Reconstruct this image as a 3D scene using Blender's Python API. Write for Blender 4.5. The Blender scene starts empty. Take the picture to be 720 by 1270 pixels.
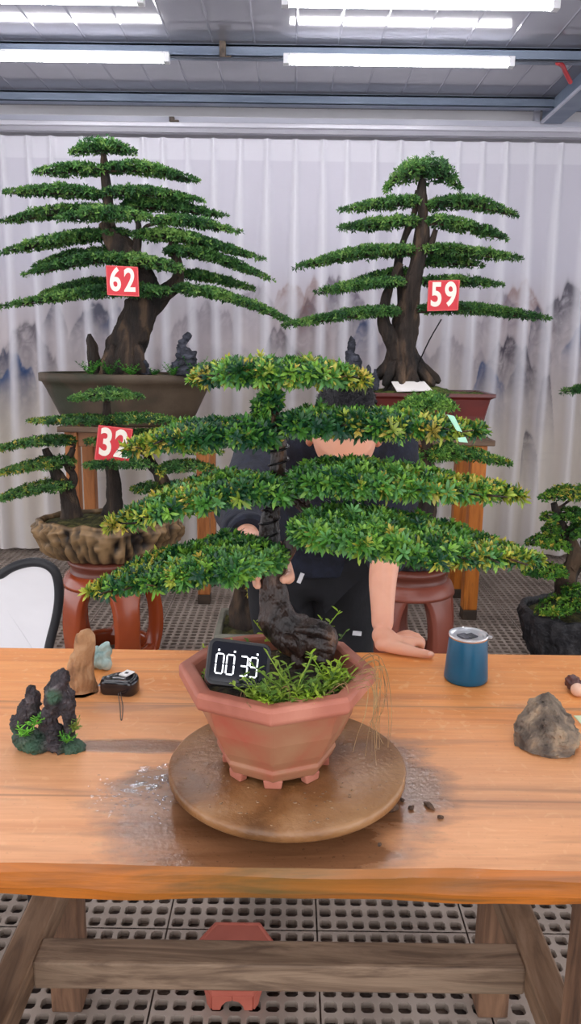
import bpy, bmesh, math, random
import numpy as np
from mathutils import Vector, Matrix, Euler

sc = bpy.context.scene
COL = sc.collection
PI = math.pi
rng = np.random.default_rng(7)
random.seed(7)

# ------------------------------------------------------------------ camera
W_PX, H_PX, F_PX = 720.0, 1270.0, 960.0
CAM = np.array([0.0, 0.0, 1.41])
PITCH, ROLL = math.radians(12.0), math.radians(0.75)
cam_data = bpy.data.cameras.new('camera')
cam = bpy.data.objects.new('camera', cam_data)
COL.objects.link(cam)
cam.location = CAM
Rm = (Matrix.Rotation(PI / 2 - PITCH, 3, 'X') @ Matrix.Rotation(ROLL, 3, 'Z'))
cam.rotation_euler = Rm.to_euler()
cam_data.sensor_fit = 'VERTICAL'
cam_data.sensor_height = 24.0
cam_data.lens = F_PX / H_PX * 24.0
cam_data.clip_start = 0.02
sc.camera = cam
R = np.array(Rm)


def ray(px, py):
    return R @ np.array([(px - 360) / F_PX, -(py - 635) / F_PX, -1.0])


def at(px, py, Y):
    d = ray(px, py)
    return CAM + d * ((Y - CAM[1]) / d[1])


def on(px, py, z):
    d = ray(px, py)
    return CAM + d * ((z - CAM[2]) / d[2])


def xz(px, Y, z):
    p0 = np.array([0, Y, z]) - CAM
    a = (px - 360) / F_PX
    k0 = R[:, 0] @ p0 + a * (R[:, 2] @ p0)
    k1 = R[0, 0] + a * R[0, 2]
    return np.array([-k0 / k1, Y, z])


def mpp(Y, z):
    """metres per photo pixel at that place"""
    return -(R[:, 2] @ (np.array([0, Y, z]) - CAM)) / F_PX


def lin(r, g, b):
    f = lambda c: (c / 255 / 12.92) if c / 255 <= 0.04045 else ((c / 255 + 0.055) / 1.055) ** 2.4
    return (f(r), f(g), f(b), 1.0)


# ------------------------------------------------------------------ noise
def _hash(x, y, z, seed):
    n = (x * 374761393 + y * 668265263 + z * 1274126177 + seed * 974711) & 0xffffffff
    n = ((n ^ (n >> 13)) * 1274126177) & 0xffffffff
    return ((n ^ (n >> 16)) & 0xffff) / 65535.0


def vnoise(P, seed=0):
    P = np.asarray(P, float)
    i = np.floor(P).astype(np.int64)
    f = P - i
    f = f * f * (3 - 2 * f)
    x, y, z = i[..., 0], i[..., 1], i[..., 2]
    r = 0
    for dx in (0, 1):
        for dy in (0, 1):
            for dz in (0, 1):
                w = (f[..., 0] if dx else 1 - f[..., 0]) * (f[..., 1] if dy else 1 - f[..., 1]) * (f[..., 2] if dz else 1 - f[..., 2])
                r = r + w * _hash(x + dx, y + dy, z + dz, seed)
    return r * 2 - 1


def fbm(P, octv=4, seed=0):
    P = np.asarray(P, float)
    s, a, r = 1.0, 1.0, 0
    for k in range(octv):
        r = r + a * vnoise(P * s, seed + k * 17)
        s *= 2.03
        a *= 0.5
    return r


def ridged(P, octv=4, seed=0):
    P = np.asarray(P, float)
    s, a, r = 1.0, 1.0, 0
    for k in range(octv):
        r = r + a * (1 - 2 * np.abs(vnoise(P * s, seed + k * 17)))
        s *= 2.1
        a *= 0.5
    return r


def unit(v):
    v = np.asarray(v, float)
    return v / (np.linalg.norm(v, axis=-1, keepdims=True) + 1e-12)


# ------------------------------------------------------------------ materials
def _nodes(name):
    m = bpy.data.materials.new(name)
    m.use_nodes = True
    nt = m.node_tree
    b = nt.nodes['Principled BSDF']
    return m, nt, b


def N(nt, t, **kw):
    n = nt.nodes.new(t)
    for k, v in kw.items():
        if k in n.inputs.keys():
            n.inputs[k].default_value = v
        else:
            setattr(n, k, v)
    return n


def ramp(nt, stops, src=None):
    r = nt.nodes.new('ShaderNodeValToRGB')
    e = r.color_ramp.elements
    while len(e) < len(stops):
        e.new(0.5)
    for k, (p, c) in enumerate(stops):
        e[k].position = p
        e[k].color = c
    if src is not None:
        nt.links.new(src, r.inputs['Fac'])
    return r


def mat(name, c1, c2=None, c3=None, scale=8.0, stretch=(1, 1, 1), rough=0.6, bump=0.0, bscale=None, metal=0.0, detail=6.0,
        spec=0.5, coat=0.0, dist=0.6, bdist=0.01, lo=0.35, hi=0.65):
    m, nt, b = _nodes(name)
    b.inputs['Roughness'].default_value = rough
    b.inputs['Metallic'].default_value = metal
    b.inputs['Specular IOR Level'].default_value = spec
    b.inputs['Coat Weight'].default_value = coat
    b.inputs['Coat Roughness'].default_value = 0.15
    if c2 is None:
        b.inputs['Base Color'].default_value = c1
        if not bump:
            return m
    tc = N(nt, 'ShaderNodeTexCoord')
    mp = N(nt, 'ShaderNodeMapping')
    mp.inputs['Scale'].default_value = stretch
    nt.links.new(tc.outputs['Object'], mp.inputs['Vector'])
    nz = N(nt, 'ShaderNodeTexNoise', Scale=scale, Detail=detail, Distortion=dist)
    nt.links.new(mp.outputs['Vector'], nz.inputs['Vector'])
    if c2 is not None:
        st = [(lo, c1), (hi, c2)] if c3 is None else [(lo, c1), ((lo + hi) / 2, c2), (hi, c3)]
        r = ramp(nt, st, nz.outputs['Fac'])
        nt.links.new(r.outputs['Color'], b.inputs['Base Color'])
    if bump:
        nb = N(nt, 'ShaderNodeTexNoise', Scale=bscale or scale * 3, Detail=8.0)
        nt.links.new(mp.outputs['Vector'], nb.inputs['Vector'])
        bp = N(nt, 'ShaderNodeBump', Strength=bump, Distance=bdist)
        nt.links.new(nb.outputs['Fac'], bp.inputs['Height'])
        nt.links.new(bp.outputs['Normal'], b.inputs['Normal'])
    return m


def tint_mat(name, rough=0.5, spec=0.4, trans=0.0):
    """surface whose own colour is stored per vertex (leaf colours, printed cloth)"""
    m, nt, b = _nodes(name)
    a = N(nt, 'ShaderNodeAttribute', attribute_name='tint')
    nt.links.new(a.outputs['Color'], b.inputs['Base Color'])
    b.inputs['Roughness'].default_value = rough
    b.inputs['Specular IOR Level'].default_value = spec
    if trans:
        tr = N(nt, 'ShaderNodeBsdfTranslucent')
        nt.links.new(a.outputs['Color'], tr.inputs['Color'])
        mx = N(nt, 'ShaderNodeMixShader', Fac=trans)
        out = nt.nodes['Material Output']
        nt.links.new(b.outputs[0], mx.inputs[1])
        nt.links.new(tr.outputs[0], mx.inputs[2])
        nt.links.new(mx.outputs[0], out.inputs['Surface'])
    return m


def emit(name, col, s):
    m, nt, b = _nodes(name)
    b.inputs['Base Color'].default_value = col
    b.inputs['Emission Color'].default_value = col
    b.inputs['Emission Strength'].default_value = s
    return m


# ------------------------------------------------------------------ mesh collecting
class MB:
    def __init__(self):
        self.V, self.F, self.M, self.S, self.T, self.n = [], [], [], [], [], 0

    def add(self, V, F, m=0, smooth=True, tint=None):
        V = np.asarray(V, float).reshape(-1, 3)
        if isinstance(F, np.ndarray):
            F = F.reshape(-1, F.shape[-1])
            self.F.append(F + self.n)
            k = len(F)
        else:
            by = {}
            for f in F:
                by.setdefault(len(f), []).append(f)
            k = 0
            for n, fs in by.items():
                self.F.append(np.array(fs) + self.n)
                k += len(fs)
        self.M.append(np.full(k, m))
        self.S.append(np.full(k, smooth))
        self.V.append(V)
        self.T.append(np.tile([1, 1, 1, 1.0], (len(V), 1)) if tint is None else np.broadcast_to(tint, (len(V), 4)))
        self.n += len(V)
        return self

    # --- shapes
    def box(self, lo, hi, m=0, rot=None, piv=None):
        (x0, y0, z0), (x1, y1, z1) = lo, hi
        V = np.array([[x, y, z] for x in (x0, x1) for y in (y0, y1) for z in (z0, z1)], float)
        if rot is not None:
            piv = np.array(piv if piv is not None else V.mean(0))
            V = (V - piv) @ np.array(Euler(rot).to_matrix()).T + piv
        F = [(0, 1, 3, 2), (4, 6, 7, 5), (0, 4, 5, 1), (2, 3, 7, 6), (0, 2, 6, 4), (1, 5, 7, 3)]
        return self.add(V, F, m, False)

    def bar(self, p, q, w, h, up=(0, 0, 1), m=0):
        p, q = np.array(p, float), np.array(q, float)
        d = unit(q - p)
        s = unit(np.cross(d, up))
        u = np.cross(s, d)
        V = [c + s * a * w / 2 + u * b * h / 2 for c in (p, q) for a, b in ((-1, -1), (1, -1), (1, 1), (-1, 1))]
        F = [(3, 2, 1, 0), (4, 5, 6, 7)] + [(i, (i + 1) % 4, 4 + (i + 1) % 4, 4 + i) for i in range(4)]
        return self.add(V, F, m, False)

    def tube(self, P, r, seg=10, m=0, lump=0.0, lf=60.0, seed=0, smooth=True, sub=0, groove=0.0, caps=True, tint=None, flat=None):
        P = np.asarray(P, float)
        r = np.broadcast_to(np.asarray(r, float), (len(P),)).astype(float)
        if sub:
            P, r = catmull(P, r, sub)
        n = len(P)
        T = unit(np.gradient(P, axis=0))
        a = np.array([0, 0, 1.0]) if abs(T[0][2]) < 0.9 else np.array([1.0, 0, 0])
        s = unit(np.cross(T[0], a))
        V = np.zeros((n, seg, 3))
        th = np.arange(seg) * 2 * PI / seg
        for i in range(n):
            s = unit(s - T[i] * (s @ T[i]))
            u = np.cross(T[i], s)
            rr = np.full(seg, r[i])
            if groove:
                g = vnoise(np.stack([np.cos(th) * 2.2, np.sin(th) * 2.2, np.full(seg, i * 0.13)], -1), seed + 5)
                g2 = vnoise(np.stack([np.cos(th) * 6, np.sin(th) * 6, np.full(seg, i * 0.25)], -1), seed + 9)
                rr = rr * (1 + groove * g + groove * 0.5 * g2)
            V[i] = P[i] + rr[:, None] * (np.cos(th)[:, None] * s + np.sin(th)[:, None] * u * (flat or 1.0))
        if lump:
            d = V - P[:, None, :]
            V = V + d * (lump * fbm(V * lf, 3, seed))[..., None]
        ii, jj = np.meshgrid(np.arange(n - 1), np.arange(seg), indexing='ij')
        j2 = (jj + 1) % seg
        F = np.stack([ii * seg + jj, ii * seg + j2, (ii + 1) * seg + j2, (ii + 1) * seg + jj], -1).reshape(-1, 4)
        self.add(V.reshape(-1, 3), F, m, smooth, tint)
        if caps:
            for i, fl in ((0, True), (n - 1, False)):
                c = np.vstack([V[i], P[i][None]])
                fs = [((j + 1) % seg, j, seg) if fl else (j, (j + 1) % seg, seg) for j in range(seg)]
                self.add(c, fs, m, smooth, tint)
        return self

    def lathe(self, prof, c=(0, 0, 0), seg=48, m=0, sx=1.0, sy=1.0, fn=None, smooth=True, rot=0.0, closed=False):
        """prof: list of (r, z); fn(V, theta, k) may move the grid"""
        prof = np.asarray(prof, float)
        n = len(prof)
        th = np.arange(seg) * 2 * PI / seg + rot
        V = np.stack([prof[:, 0:1] * np.cos(th) * sx, prof[:, 0:1] * np.sin(th) * sy, np.repeat(prof[:, 1:2], seg, 1)], -1)
        if fn is not None:
            V = fn(V, th)
        V = V + np.array(c)
        ii, jj = np.meshgrid(np.arange(n - 1), np.arange(seg), indexing='ij')
        j2 = (jj + 1) % seg
        F = np.stack([ii * seg + jj, ii * seg + j2, (ii + 1) * seg + j2, (ii + 1) * seg + jj], -1).reshape(-1, 4)
        return self.add(V.reshape(-1, 3), F, m, smooth)

    def prism(self, poly, axis_u, axis_v, org, depth, m=0):
        """outline poly in the (u, v) plane pushed along u x v by depth (centred)"""
        u, v, o = unit(axis_u), unit(axis_v), np.array(org, float)
        w = np.cross(u, v)
        k = len(poly)
        V = [o + u * a + v * b + w * s * depth / 2 for s in (-1, 1) for a, b in poly]
        F = [tuple(range(k - 1, -1, -1)), tuple(range(k, 2 * k))] + [(i, (i + 1) % k, k + (i + 1) % k, k + i) for i in range(k)]
        return self.add(V, F, m, False)

    # --- link as ONE object
    def build(self, name, mats, parent=None, loc=None, tint=False, bevel=0.0, bseg=2):
        V = np.concatenate(self.V)
        if parent is not None:
            org = ORG[parent.name]
        elif loc is not None:
            org = np.array(loc, float)
        else:
            org = np.array([(V[:, 0].min() + V[:, 0].max()) / 2, (V[:, 1].min() + V[:, 1].max()) / 2, V[:, 2].min()])
        me = bpy.data.meshes.new(name)
        L = np.concatenate([f.ravel() for f in self.F])
        sizes = np.concatenate([np.full(len(f), f.shape[1]) for f in self.F])
        # keep material order in step with the face order
        me.vertices.add(len(V))
        me.vertices.foreach_set('co', (V - org).astype(np.float32).ravel())
        me.loops.add(len(L))
        me.loops.foreach_set('vertex_index', L.astype(np.int32))
        me.polygons.add(len(sizes))
        me.polygons.foreach_set('loop_start', np.concatenate([[0], np.cumsum(sizes)[:-1]]).astype(np.int32))
        me.polygons.foreach_set('loop_total', sizes.astype(np.int32))
        me.polygons.foreach_set('material_index', np.concatenate(self.M).astype(np.int32))
        me.polygons.foreach_set('use_smooth', np.concatenate(self.S).astype(bool))
        if tint:
            a = me.attributes.new('tint', 'FLOAT_COLOR', 'POINT')
            a.data.foreach_set('color', np.concatenate(self.T).astype(np.float32).ravel())
        me.update(calc_edges=True)
        me.validate()
        for mm in (mats if isinstance(mats, (list, tuple)) else [mats]):
            me.materials.append(mm)
        o = bpy.data.objects.new(name, me)
        COL.objects.link(o)
        if parent is not None:
            o.parent = parent
        else:
            o.location = org
        ORG[o.name] = org
        if bevel:
            bv = o.modifiers.new('bevel', 'BEVEL')
            bv.width = bevel
            bv.segments = bseg
            bv.limit_method = 'ANGLE'
            bv.angle_limit = math.radians(40)
        return o


ORG = {}


def catmull(P, r, sub):
    P = np.asarray(P, float)
    Q = np.vstack([2 * P[0] - P[1], P, 2 * P[-1] - P[-2]])
    out, ro = [], []
    for i in range(len(P) - 1):
        p0, p1, p2, p3 = Q[i:i + 4]
        for t in np.arange(sub) / sub:
            out.append(0.5 * ((2 * p1) + (p2 - p0) * t + (2 * p0 - 5 * p1 + 4 * p2 - p3) * t * t + (3 * p1 - p0 - 3 * p2 + p3) * t ** 3))
            ro.append(r[i] * (1 - t) + r[i + 1] * t)
    out.append(P[-1])
    ro.append(r[-1])
    return np.array(out), np.array(ro)


def tag(o, label=None, cat=None, group=None, kind=None):
    if label:
        o['label'] = label
    if cat:
        o['category'] = cat
    if group:
        o['group'] = group
    if kind:
        o['kind'] = kind
    return o


def thing(name, loc, label, cat, group=None):
    o = bpy.data.objects.new(name, None)
    o.empty_display_size = 0.05
    COL.objects.link(o)
    o.location = loc
    ORG[o.name] = np.array(loc, float)
    return tag(o, label, cat, group)


def copy_thing(src, loc, label=None, rotz=None):
    r = src.copy()
    COL.objects.link(r)
    r.location = loc
    if rotz is not None:
        r.rotation_euler = (0, 0, rotz)
    if label:
        r['label'] = label
    for ch in src.children:
        c = ch.copy()
        COL.objects.link(c)
        c.parent = r
        for g in ch.children:
            d = g.copy()
            COL.objects.link(d)
            d.parent = c
    return r


def ico(sub=4):
    bm = bmesh.new()
    bmesh.ops.create_icosphere(bm, subdivisions=sub, radius=1.0)
    V = np.array([v.co for v in bm.verts])
    F = np.array([[v.index for v in f.verts] for f in bm.faces])
    bm.free()
    return V, F


ICO = {k: ico(k) for k in (2, 3, 4, 5)}


def remeshed(V, F, voxel, smooth_iter=0):
    """voxel union of overlapping closed shells -> one continuous shell (arrays)"""
    me = bpy.data.meshes.new('tmp')
    me.from_pydata([tuple(v) for v in V], [], [tuple(f) for f in F])
    o = bpy.data.objects.new('tmp', me)
    COL.objects.link(o)
    md = o.modifiers.new('r', 'REMESH')
    md.mode = 'VOXEL'
    md.voxel_size = voxel
    if smooth_iter:
        s = o.modifiers.new('s', 'SMOOTH')
        s.iterations = smooth_iter
        s.factor = 0.5
    dg = bpy.context.evaluated_depsgraph_get()
    ev = o.evaluated_get(dg)
    m2 = ev.to_mesh()
    V2 = np.zeros(len(m2.vertices) * 3)
    m2.vertices.foreach_get('co', V2)
    F2 = [tuple(p.vertices) for p in m2.polygons]
    ev.to_mesh_clear()
    bpy.data.objects.remove(o)
    bpy.data.meshes.remove(me)
    return V2.reshape(-1, 3), F2


def skinned(joints, edges, sub=2, root=0):
    """joints: list of (x, y, z, rx, ry); a tapered continuous body around an edge skeleton"""
    me = bpy.data.meshes.new('tmp')
    me.from_pydata([tuple(j[:3]) for j in joints], edges, [])
    o = bpy.data.objects.new('tmp', me)
    COL.objects.link(o)
    md = o.modifiers.new('k', 'SKIN')
    md.use_smooth_shade = True
    md.branch_smoothing = 0.6
    for i, j in enumerate(joints):
        me.skin_vertices[0].data[i].radius = (j[3], j[4] if len(j) > 4 else j[3])
        me.skin_vertices[0].data[i].use_root = (i == root)
    s = o.modifiers.new('s', 'SUBSURF')
    s.levels = sub
    dg = bpy.context.evaluated_depsgraph_get()
    ev = o.evaluated_get(dg)
    m2 = ev.to_mesh()
    V2 = np.zeros(len(m2.vertices) * 3)
    m2.vertices.foreach_get('co', V2)
    F2 = [tuple(p.vertices) for p in m2.polygons]
    ev.to_mesh_clear()
    bpy.data.objects.remove(o)
    bpy.data.meshes.remove(me)
    return V2.reshape(-1, 3), F2
# ------------------------------------------------------------------ foliage
M_LEAF = tint_mat('leaf', rough=0.38, spec=0.45, trans=0.22)
M_LEAF_FAR = tint_mat('leaf_small', rough=0.5, spec=0.35, trans=0.22)
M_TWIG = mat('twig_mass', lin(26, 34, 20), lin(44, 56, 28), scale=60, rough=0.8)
M_BARK_WET = mat('dark_bark', lin(24, 17, 16), lin(58, 40, 32), lin(128, 88, 58), scale=26, stretch=(1, 1, 0.45), rough=0.36, bump=1.0, bscale=85, bdist=0.010, lo=0.38, hi=0.74)
M_BARK = mat('bark', lin(24, 20, 18), lin(56, 44, 36), lin(104, 82, 62), scale=14, stretch=(1, 1, 0.22), rough=0.85, bump=1.0, bscale=40, bdist=0.03, lo=.36, hi=.72)
M_BARK_DARK = mat('bark_dark', lin(28, 22, 20), lin(54, 42, 34), lin(90, 70, 52), scale=18, stretch=(1, 1, 0.3), rough=0.85, bump=1.0, bscale=50, bdist=0.015)


def G(*c):
    return np.array(lin(*c))


PAL_FRONT = [G(34, 76, 52), G(44, 92, 46), G(78, 132, 52), G(126, 172, 66), G(96, 150, 84)]
PAL_FAR = [G(42, 80, 46), G(58, 102, 52), G(82, 128, 62), G(118, 156, 78)]
YELL = [G(190, 190, 72), G(218, 190, 84), G(158, 172, 64)]


def leaves(mb, B, D, U, L, Wd, tint, m=0, fold=0.25, curl=0.15, fine=True):
    """many single leaves, each its own little folded blade"""
    D = unit(D)
    S = unit(np.cross(D, U))
    Nn = np.cross(S, D)
    n = len(B)
    L = np.broadcast_to(L, (n,))[:, None]
    Wd = np.broadcast_to(Wd, (n,))[:, None]
    C = lambda t: B + D * L * t - Nn * (curl * L * t * t)
    E = lambda t, s, w: C(t) + S * (s * w * Wd) + Nn * (fold * w * Wd)
    if fine:
        V = np.stack([B, C(.36), C(.74), C(1.0), E(.36, 1, .46), E(.74, 1, .42), E(.36, -1, .46), E(.74, -1, .42)], 1)
        q = np.array([[1, 2, 5, 4], [1, 6, 7, 2]])
        t3 = np.array([[0, 1, 4], [0, 6, 1], [5, 2, 3], [2, 7, 3]])
        o = (np.arange(n) * 8)[:, None, None]
        base = mb.n
        tt = np.repeat(tint, 8, 0)
        mb.add(V.reshape(-1, 3), (q[None] + o).reshape(-1, 4), m, True, tt)
        mb.F.append((t3[None] + o).reshape(-1, 3) + base)
        mb.M.append(np.full(n * 4, m))
        mb.S.append(np.full(n * 4, True))
    else:
        V = np.stack([B, E(.5, 1, .5), C(1.0), E(.5, -1, .5)], 1)
        o = (np.arange(n) * 4)[:, None]
        mb.add(V.reshape(-1, 3), np.array([[0, 3, 2, 1]]) + o, m, False, np.repeat(tint, 4, 0))


def polyline(P, t):
    P = np.asarray(P, float)
    s = np.concatenate([[0], np.cumsum(np.linalg.norm(np.diff(P, axis=0), axis=1))])
    s /= s[-1]
    return np.stack([np.interp(t, s, P[:, k]) for k in range(3)], -1)


def pad(spine, hh, wd, nshoot, leafL, leafW, K=7, pal=PAL_FRONT, yel=None, fine=True, dome=0.0, seed=0, taper=(0.55, 0.35), core=True, droop=0.0, under=0.25, mats=None):
    """one cloud of foliage along a spine (inner end first): hh half height, wd half depth (may be arrays along t)"""
    g = np.random.default_rng(seed + 100)
    mb = MB()
    spine = catmull(spine, np.ones(len(spine)), 8)[0] if len(spine) > 2 else np.asarray(spine)
    tk = np.linspace(0, 1, len(np.atleast_1d(hh)))
    tw = np.linspace(0, 1, len(np.atleast_1d(wd)))
    H = lambda t: np.interp(t, tk, np.atleast_1d(hh)) if len(tk) > 1 else np.full_like(t, hh if np.isscalar(hh) else hh[0])
    Wf = lambda t: np.interp(t, tw, np.atleast_1d(wd)) if len(tw) > 1 else np.full_like(t, wd if np.isscalar(wd) else wd[0])

    def prof(t):
        a, b = taper
        return np.clip(np.minimum(1, (t / a) if a > 0 else 9) , 0, 1) ** 0.5 * np.clip(np.minimum(1, (1 - t) / b), 0, 1) ** 0.55
    dens = (Wf(np.linspace(0, 1, 60)) + H(np.linspace(0, 1, 60))) * (0.25 + prof(np.linspace(0.01, 0.99, 60)))
    cdf = np.concatenate([[0], np.cumsum(dens)])
    cdf /= cdf[-1]
    t = np.interp(g.random(nshoot), cdf, np.linspace(0, 1, 61))
    c = polyline(spine, t)
    tg = unit(polyline(spine, np.minimum(t + .03, 1)) - polyline(spine, np.maximum(t - .03, 0)))
    w = unit(np.cross(tg, [0, 0, 1.0]))
    n = np.cross(w, tg)
    top = g.random(nshoot) > under
    phi = np.where(top, g.random(nshoot) * PI, -g.random(nshoot) * PI)
    rr = 0.7 + 0.3 * g.random(nshoot) ** 0.7 + np.where(g.random(nshoot) < .14, .35 * g.random(nshoot), 0)
    p = prof(t)
    x = np.cos(phi)
    x = np.sign(x) * np.abs(x) ** 0.8
    y = np.sin(phi) * np.where(top, 1.0, 0.6)
    q = np.stack([t * 9, x * 1.5, np.full_like(t, seed * 3.1)], -1)
    lump = 1 + 0.42 * vnoise(q * 1.2, seed) + 0.34 * vnoise(q * 3.1, seed + 3)
    pos = c + w * (Wf(t) * p * x * rr * (1 + 0.35 * vnoise(q * 1.1, seed + 8)))[:, None] + n * (H(t) * p ** 0.8 * y * rr * lump)[:, None]
    if dome:
        pos[:, 2] -= dome * (2 * t - 1) ** 2
    if droop:
        pos[:, 2] -= droop * x ** 2
    end = np.where(t > .85, (t - .85) / .15, 0) - np.where(t < .12, (.12 - t) / .12, 0) * 0.8
    A = unit(w * (x * .75)[:, None] + n * (np.where(top, .35 + y * .8, y * .55 + .05))[:, None] + tg * (.3 + end)[:, None] + g.normal(0, .28, (nshoot, 3)))
    # leaves whorled around each shoot
    e1 = unit(np.cross(A, g.normal(0, 1, (nshoot, 3))))
    e2 = np.cross(A, e1)
    k = np.arange(K)
    az = (k * 2.399)[None, :] + g.random((nshoot, 1)) * 6.28 + g.normal(0, .25, (nshoot, K))
    pol = np.radians(18 + 58 * ((k + .5) / K))[None, :] + g.normal(0, .14, (nshoot, K))
    D = A[:, None] * np.cos(pol)[..., None] + (e1[:, None] * np.cos(az)[..., None] + e2[:, None] * np.sin(az)[..., None]) * np.sin(pol)[..., None]
    sl = leafL * (0.75 + .5 * g.random((nshoot, 1))) * (0.65 + .5 * (k / K))[None, :] * (0.85 + .3 * g.random((nshoot, K)))
    B = pos[:, None] + A[:, None] * (leafL * .35 * (1 - k / K))[None, :, None] * (.5 + g.random((nshoot, 1, 1)))
    U = A[:, None] + 0.001
    U = np.broadcast_to(U, D.shape) + g.normal(0, .15, D.shape)
    pal = np.array(pal)
    # colour of each shoot: a mix of the kinds of leaf; young shoots yellow
    patch = vnoise(np.stack([t * 5, x * 1.3, np.full_like(t, seed * 1.7)], -1), seed + 21) * 1.1 + g.normal(0, .75, nshoot)
    idx = np.clip(((patch + 1.6) / 3.2 * len(pal)).astype(int), 0, len(pal) - 1)
    col = pal[idx]
    if yel is not None:
        py = np.interp(t, np.linspace(0, 1, len(yel)), yel) * (0.5 + 0.8 * (vnoise(q * 1.7, seed + 31) > -.1))
        hit = g.random(nshoot) < py
        yc = np.array(YELL)[g.integers(0, len(YELL), nshoot)]
        mixv = (0.5 + .5 * g.random(nshoot))[:, None]
        col = np.where(hit[:, None], col * (1 - mixv) + yc * mixv, col)
    T = np.repeat(col[:, None], K, 1) * (0.75 + .5 * g.random((nshoot, K, 1)))
    T[..., 3] = 1
    leaves(mb, B.reshape(-1, 3), D.reshape(-1, 3), U.reshape(-1, 3), sl.ravel(), np.broadcast_to(leafW, sl.shape).ravel() * (sl.ravel() / leafL) ** .5, T.reshape(-1, 4), 0, fine=fine)
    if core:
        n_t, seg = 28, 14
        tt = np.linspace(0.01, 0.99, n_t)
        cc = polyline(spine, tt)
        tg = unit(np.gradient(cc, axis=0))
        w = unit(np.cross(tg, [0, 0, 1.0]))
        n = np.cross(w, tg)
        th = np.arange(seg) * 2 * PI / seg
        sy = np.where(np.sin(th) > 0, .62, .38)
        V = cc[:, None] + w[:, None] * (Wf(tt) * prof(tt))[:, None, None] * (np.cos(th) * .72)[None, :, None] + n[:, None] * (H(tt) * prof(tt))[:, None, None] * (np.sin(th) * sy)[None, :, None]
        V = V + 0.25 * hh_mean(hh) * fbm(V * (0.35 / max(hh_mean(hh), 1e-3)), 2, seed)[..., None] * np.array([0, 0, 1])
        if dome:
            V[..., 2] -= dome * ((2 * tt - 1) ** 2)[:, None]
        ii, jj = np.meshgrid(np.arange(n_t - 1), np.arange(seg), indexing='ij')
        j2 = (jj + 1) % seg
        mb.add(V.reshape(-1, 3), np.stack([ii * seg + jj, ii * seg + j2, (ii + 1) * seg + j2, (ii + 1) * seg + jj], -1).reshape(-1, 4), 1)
    return mb


def hh_mean(h):
    return float(np.mean(np.atleast_1d(h)))


def px_spine(pts, Y, dY=0.0, z=None):
    """photo points (inner end first) at depth Y, running dY nearer or farther toward the tip"""
    n = len(pts)
    return np.array([at(p[0], p[1], (p[2] if len(p) > 2 else Y + dY * i / max(n - 1, 1))) for i, p in enumerate(pts)])


def branch(mb, root, spine, r0, seed=0, reach=0.75, m=0, seg=7, sag=0.15):
    """a limb from the trunk to the pad and on along its underside, with a few side twigs"""
    g = np.random.default_rng(seed)
    root = np.asarray(root, float)
    s0 = polyline(spine, np.array([0.0, .12, .3, .55, reach]))
    d = s0[0] - root
    ln = np.linalg.norm(d)
    mids = []
    if ln > 0.02:
        mids = [root + d * .35 + np.array([0, 0, -sag * ln]) * .4 + g.normal(0, .06, 3) * ln, root + d * .7 + g.normal(0, .06, 3) * ln]
    P = np.vstack([[root]] + [[q] for q in mids] + [s0[1:] if ln > 0.02 else s0[1:]])
    rad = np.linspace(r0, r0 * .28, len(P))
    mb.tube(P, rad, seg, m, lump=.18, lf=0.35 / r0, seed=seed, sub=5, groove=.15)
    return P


def near(trunkP, p, below=0.03):
    trunkP = np.asarray(trunkP)
    d = np.linalg.norm(trunkP - (np.asarray(p) - np.array([0, 0, below])), axis=1)
    return trunkP[np.argmin(d)]
# ------------------------------------------------------------------ the room
ZC = 2.829        # ceiling
YB = 5.36         # back wall


def setting(mb, name, m, loc=(0, 0, 0), **kw):
    o = mb.build(name, m, loc=loc, **kw)
    o['kind'] = 'structure'
    return o


M_CEIL = mat('ceiling_panel', lin(126, 126, 138), lin(140, 139, 150), scale=1.2, stretch=(1, 1, 1), rough=0.10, bump=0.05, bscale=2.2, bdist=0.02, spec=0.5)
M_STEEL = mat('painted_steel', lin(104, 116, 136), lin(124, 136, 154), scale=5, stretch=(.3, 1, 1), rough=0.5, spec=0.4)
M_STEEL_LT = mat('pale_steel', lin(176, 178, 192), lin(200, 200, 212), scale=6, stretch=(.2, 1, 1), rough=0.4)
M_WHITE = mat('white_paint', lin(222, 220, 224), lin(232, 230, 234), scale=3, rough=0.6)
M_RUST = mat('rust_stain', lin(70, 62, 58), lin(110, 96, 84), scale=40, rough=0.9)
M_RAIL = mat('aluminium_rail', lin(214, 212, 222), lin(228, 226, 234), scale=3, stretch=(.1, 1, 1), rough=0.3, metal=0.25)
M_TUBE = emit('lit_tube', (1.0, 0.98, 1.0, 1), 16.0)
M_PLASTIC_W = mat('white_plastic', lin(226, 226, 230), rough=0.4)

# ceiling sheet with ribs running away from the camera
mb = MB()
xs, zs = [], []
for i in range(-26, 27):
    x0 = i * 0.2
    for dx, dz in ((0.0, 0.004), (0.006, 0.0), (0.194, 0.0)):
        xs.append(x0 + dx)
        zs.append(ZC - dz * 0.6)
xs, zs = np.array(xs), np.array(zs)
V = np.concatenate([np.stack([xs, np.full_like(xs, y), zs], -1) for y in (-1.2, YB)])
k = len(xs)
F = np.array([[i, k + i, k + i + 1, i + 1] for i in range(k - 1)])
mb.add(V, F, 0, False)
mb.box((-5.2, -1.2, ZC + .02), (5.2, YB, ZC + .06))
setting(mb, 'ceiling', M_CEIL)

setting(MB().box((-5.2, YB, -.05), (5.2, YB + .1, ZC + .05)), 'wall_back', mat('wall_paint', lin(206, 203, 206), lin(214, 211, 214), scale=2, rough=0.8))

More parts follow.
